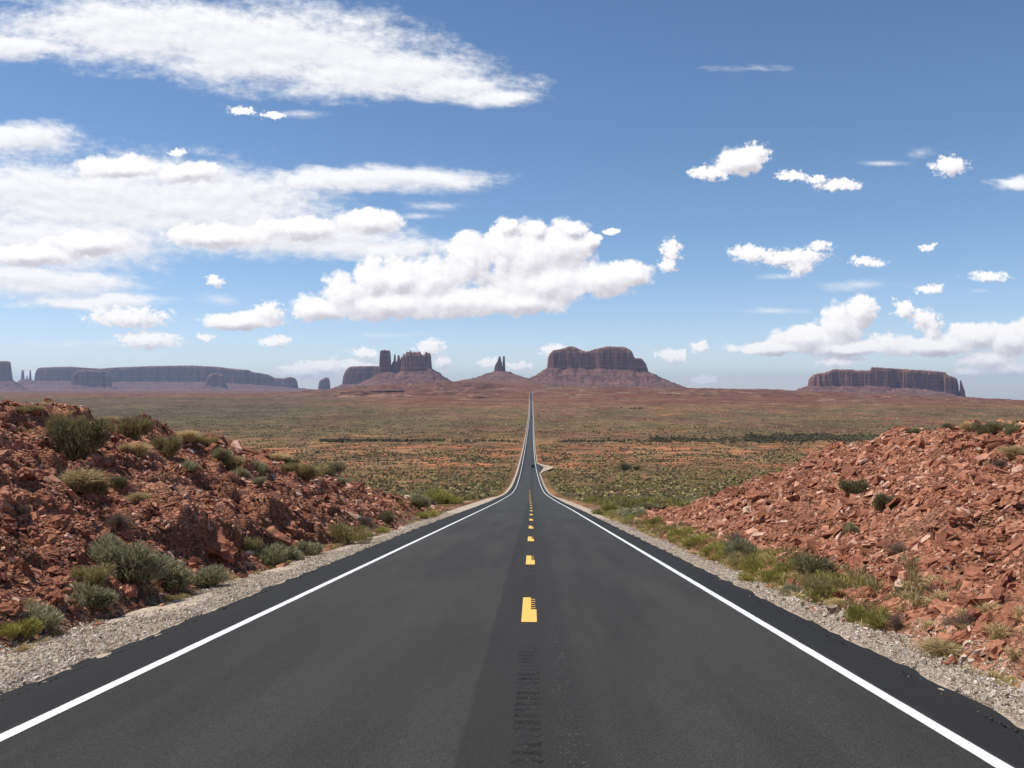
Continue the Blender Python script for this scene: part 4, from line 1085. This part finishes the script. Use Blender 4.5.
# brush of the valley floor, getting coarser with distance
def scat(n, y0, y1, seed, pw=1.0, thr=-.1, scl=30):
    q = np.random.default_rng(seed); y = y0 + (y1 - y0) * q.random(n) ** pw; x = (q.random(n) * 1.32 - .69) * y
    k = (np.abs(x - centre(y)) > 6.9 + y * .002) & (fbm(x / scl, y / (scl * 1.7), 3, 61) * -1 + .35 * (q.random(n) - .5) > thr)
    return x[k], y[k], q
def clumps(kd, x, y, S, name, seed):
    q = np.random.default_rng(seed); n = len(x); z = H(x, y)
    v, f = rock_soup(np.stack([x, y, z + S * .22], 1), S * 1.5, seed, (.5, .75))
    return mesh(name, v, f, LM[kd], attrs={'shade': np.clip(np.repeat(q.random(n), 8) * .75 + q.random(n * 8) * .35 - .05, 0, 1)}, kind='stuff')
for kd, n, y0, y1, sz, pw_, thr, sd in (('brush', 36000, 120, 620, .60, 1.3, -.12, 1101), ('khaki', 14000, 120, 620, .5, 1.3, -.35, 1102), ('green', 3500, 120, 420, .5, 1.2, -.4, 1103),
                                      ('brush', 32000, 500, 1300, .85, 1.2, .04, 1104), ('khaki', 12000, 500, 1300, .7, 1.2, -.2, 1105), ('brush', 7000, 1000, 2900, 1.3, 1.0, -.2, 1106), ('khaki', 9000, 1000, 2900, 1.2, 1.0, -.2, 1107)):
    x, y, q = scat(n, y0, y1, sd, pw_, thr, 12 if y1 < 700 else 30)
    if y1 > 2000:
        k = q.random(len(x)) < 1 - sst(1500, 2900, y); x, y = x[k], y[k]
    clumps(kd, x, y, sz * q.uniform(.4, 1.4, len(x)), 'brush', sd)
# dark lines of taller brush along the dry wash
def wash(px0, px1, row, spread, n, size, seed):
    q = np.random.default_rng(seed); px = q.uniform(px0, px1, n); u = u_of_px(px)
    ys_ = np.linspace(300, 3300, 3000); rows = ROW0 - (prof(ys_) - EYE) / ys_ * F
    Yc = float(np.interp(-row, -rows, ys_)) * (1 + 0 * px)
    y = Yc + q.normal(0, spread, n) + fbm(px / 30, px * 0, 2, seed) * spread; x = u * y
    clumps('washb', x, y, size * q.uniform(.5, 1.2, n), 'wash_brush', seed)
wash(320, 445, 440.5, 9, 520, 2.2, 1201); wash(745, 900, 437.5, 36, 1700, 2.4, 1202); wash(650, 760, 438.5, 20, 420, 2.0, 1205); wash(560, 745, 440.5, 12, 260, 1.8, 1203); wash(590, 640, 408, 30, 10, 3.5, 1206); wash(630, 645, 408.5, 14, 14, 3.5, 1207); wash(450, 520, 441, 8, 60, 2, 1204)
# yellow-green verge growth along both road sides
def verge(side, n, y0, y1, seed, off0, off1, kd, s0, pw=1.4):
    q = np.random.default_rng(seed); y = y0 + (y1 - y0) * q.random(n) ** pw; x = lat(y, 0) + side * q.uniform(off0, off1, n)
    k = fbm(x / 2, y / 6, 2, seed) > -.25; x, y = x[k], y[k]
    soup(kd, x, y, s0 * q.uniform(.5, 1.3, len(x)), 150 if y0 < 40 else 30, 2.0 if y0 < 40 else 5.0, 'verge_growth', seed, zmin=np.where(np.abs(x) < 6.6, zroad(y) - .15, -1e9))
verge(1, 420, 14, 60, 1301, 4.95, 5.8, 'green', .36, 1.1); verge(1, 260, 12, 60, 1302, 5.0, 6.2, 'khaki', .34); verge(1, 420, 8, 55, 1306, 4.8, 6.0, 'straw', .26, 1.0); verge(1, 260, 9, 55, 1308, 4.75, 5.6, 'sage', .20, 1.0); verge(-1, 200, 9, 70, 1307, 6.2, 7.2, 'straw', .22, 1.0); verge(-1, 120, 9, 70, 1309, 6.3, 7.2, 'sage', .22, 1.0); verge(-1, 200, 36, 78, 1303, 7.1, 7.9, 'green', .26)
verge(1, 1500, 80, 420, 1304, 5.5, 12, 'green', .42, 1.0); verge(-1, 1500, 105, 420, 1305, 6.9, 14, 'green', .42, 1.0)
q = np.random.default_rng(9)
for kd, n, sd in (('straw', 160, 1310), ('dead', 110, 1311), ('khaki', 90, 1312)):     # sparse tufts on the banks
    for side in (-1, 1):
        x, y = bank_points(side, n if side < 0 else n // 3, sd + side); c_ = (lcx if side < 0 else rcx)(y)
        k = (np.abs(x) > np.abs(c_) - 2.6); x, y = x[k], y[k]
        if len(x) > 8: soup(kd, x, y, .26 * q.uniform(.5, 1.3, len(x)), 60, 1.5, 'bank_tufts', sd + side)
# one larger juniper-like bush on the plain right of the road
X, Y, Z = hit(625, 470)
for dx_, s_, lb in ((0, 4.6, 'largest round dark bush on the plain right of the turnout'), (5.2, 3.0, 'smaller dark bush at the right side of the largest plain bush')):
    plant('dark', (X + dx_, Y, Z), s_ * 1.3, s_, lb, 'bush', name='bush')

# ------------------------------------------------------------------ cars
m_body = simple('black car paint', (.012, .013, .015), .25, .5, .1); m_glass = simple('tinted car glass', (.02, .025, .03), .08, .6, .05)
m_tyre = simple('tyre rubber', (.02, .02, .02), .9, .2); m_rim = simple('alloy rim', (.4, .4, .42), .35, .5, .1, metal=.8)
m_red = simple('red lamp lens', (.35, .01, .01), .3, .5); m_head = simple('clear lamp lens', (.7, .7, .68), .2, .5); m_plate = simple('plate white', (.6, .6, .58), .5)
def box_bm(bm, c, s, bev=.0):
    r_ = bmesh.ops.create_cube(bm, size=1.0); vs = r_['verts']
    bmesh.ops.scale(bm, vec=s, verts=vs); bmesh.ops.translate(bm, vec=c, verts=vs)
    if bev: bmesh.ops.bevel(bm, geom=list({e for v in vs for e in v.link_edges}), offset=bev, segments=2, affect='EDGES')
def bm_obj(name, bm, mat, parent):
    me = bpy.data.meshes.new(name); bm.to_mesh(me); bm.free(); me.materials.append(mat)
    o = bpy.data.objects.new(name, me); col.objects.link(o); o.parent = parent; return o
def car(loc, label):
    root = empty('car', loc, 0, label, 'car', 'cars driving away on the long road')
    prof_pts = [(-2.3,.35),(-2.35,.75),(-2.25,1.05),(-2.1,1.15),(-1.85,1.72),(.35,1.75),(1.05,1.15),(2.1,1.0),(2.35,.7),(2.3,.35)]
    bm = bmesh.new(); rings = []
    for x_, k in ((-.93, 1.0), (-.82, 1.0), (.82, 1.0), (.93, 1.0)):
        rings.append([bm.verts.new((x_ * (1 if z_ < 1.16 else .84), y_, z_ - (0 if abs(x_) < .9 else .04))) for y_, z_ in prof_pts])
    for a_, b2 in zip(rings, rings[1:]):
        for j in range(len(prof_pts)): bm.faces.new((a_[j], a_[(j + 1) % 10], b2[(j + 1) % 10], b2[j]))
    bm.faces.new(rings[0][::-1]); bm.faces.new(rings[-1]); bmesh.ops.recalc_face_normals(bm, faces=bm.faces[:])
    bm_obj('body', bm, m_body, root)
    for nm, c_, s_, rx in (('rear_window', (0, -2.0, 1.43), (1.25, .03, .42), -.41), ('windscreen', (0, .74, 1.45), (1.3, .03, .62), .86)):
        bm = bmesh.new(); box_bm(bm, (0, 0, 0), s_, .01); o = bm_obj(nm, bm, m_glass, root); o.location = c_; o.rotation_euler = (rx, 0, 0)
    for sx_ in (-1, 1):
        bm = bmesh.new(); box_bm(bm, (sx_ * .80, -.75, 1.42), (.04, 1.9, .36), .01); bm_obj('side_window', bm, m_glass, root)
        bm = bmesh.new(); box_bm(bm, (sx_ * .78, -2.34, .92), (.22, .06, .2), .02); bm_obj('tail_light', bm, m_red, root)
        bm = bmesh.new(); box_bm(bm, (sx_ * .7, 2.3, .78), (.3, .08, .14), .02); bm_obj('headlight', bm, m_head, root)
        bm = bmesh.new(); box_bm(bm, (sx_ * 1.02, .75, 1.15), (.16, .1, .13), .03); bm_obj('wing_mirror', bm, m_body, root)
        for y_ in (-1.45, 1.45):
            bm = bmesh.new(); bmesh.ops.create_cone(bm, cap_ends=True, segments=24, radius1=.35, radius2=.35, depth=.24, matrix=Matrix.Translation((sx_ * .84, y_, .35)) @ Matrix.Rotation(math.pi / 2, 4, 'Y'))
            w_ = bm_obj('wheel', bm, m_tyre, root)
            bm = bmesh.new(); bmesh.ops.create_cone(bm, cap_ends=True, segments=16, radius1=.2, radius2=.17, depth=.03, matrix=Matrix.Translation((sx_ * .97, y_, .35)) @ Matrix.Rotation(math.pi / 2, 4, 'Y'))
            bm_obj('rim', bm, m_rim, w_)
    bm = bmesh.new(); box_bm(bm, (0, -2.37, .62), (.42, .03, .14)); bm_obj('number_plate', bm, m_plate, root)
    bm = bmesh.new(); box_bm(bm, (0, -2.36, .45), (1.7, .12, .18), .03); bm_obj('bumper', bm, m_tyre, root)
    return root
Yc = 418.0
c1 = car((float(lat(np.array(Yc), 1.75)), Yc, float(zroad(np.array(Yc))) + .01), 'black car beside the paved turnout, the nearer of two on the road')
c1.rotation_euler = (math.atan(float(zroad(np.array(Yc + 2)) - zroad(np.array(Yc - 2))) / 4), 0, 0)
c2 = copy_tree(c1); Yc = 1580.0
c2.location = (float(lat(np.array(Yc), .9)), Yc, float(zroad(np.array(Yc))) + .05); c2['label'] = 'tiny dark car far down the road, the farther of the two'
c2.rotation_euler = (0, 0, 0)

# ------------------------------------------------------------------ air
bm = bmesh.new(); box_bm(bm, (0, 0, -90), (64000, 64000, 1100))
me = bpy.data.meshes.new('haze'); bm.to_mesh(me); bm.free()
hz = bpy.data.objects.new('haze', me); col.objects.link(hz); hz['kind'] = 'stuff'
mh = bpy.data.materials.new('haze'); mh.use_nodes = True; nt = mh.node_tree; nt.nodes.clear()
o_ = nt.nodes.new('ShaderNodeOutputMaterial'); v_ = nt.nodes.new('ShaderNodeVolumePrincipled')
v_.inputs['Color'].default_value = (.56, .72, 1, 1); v_.inputs['Density'].default_value = 2.9e-5; v_.inputs['Anisotropy'].default_value = .2
nt.links.new(v_.outputs[0], o_.inputs['Volume']); me.materials.append(mh)
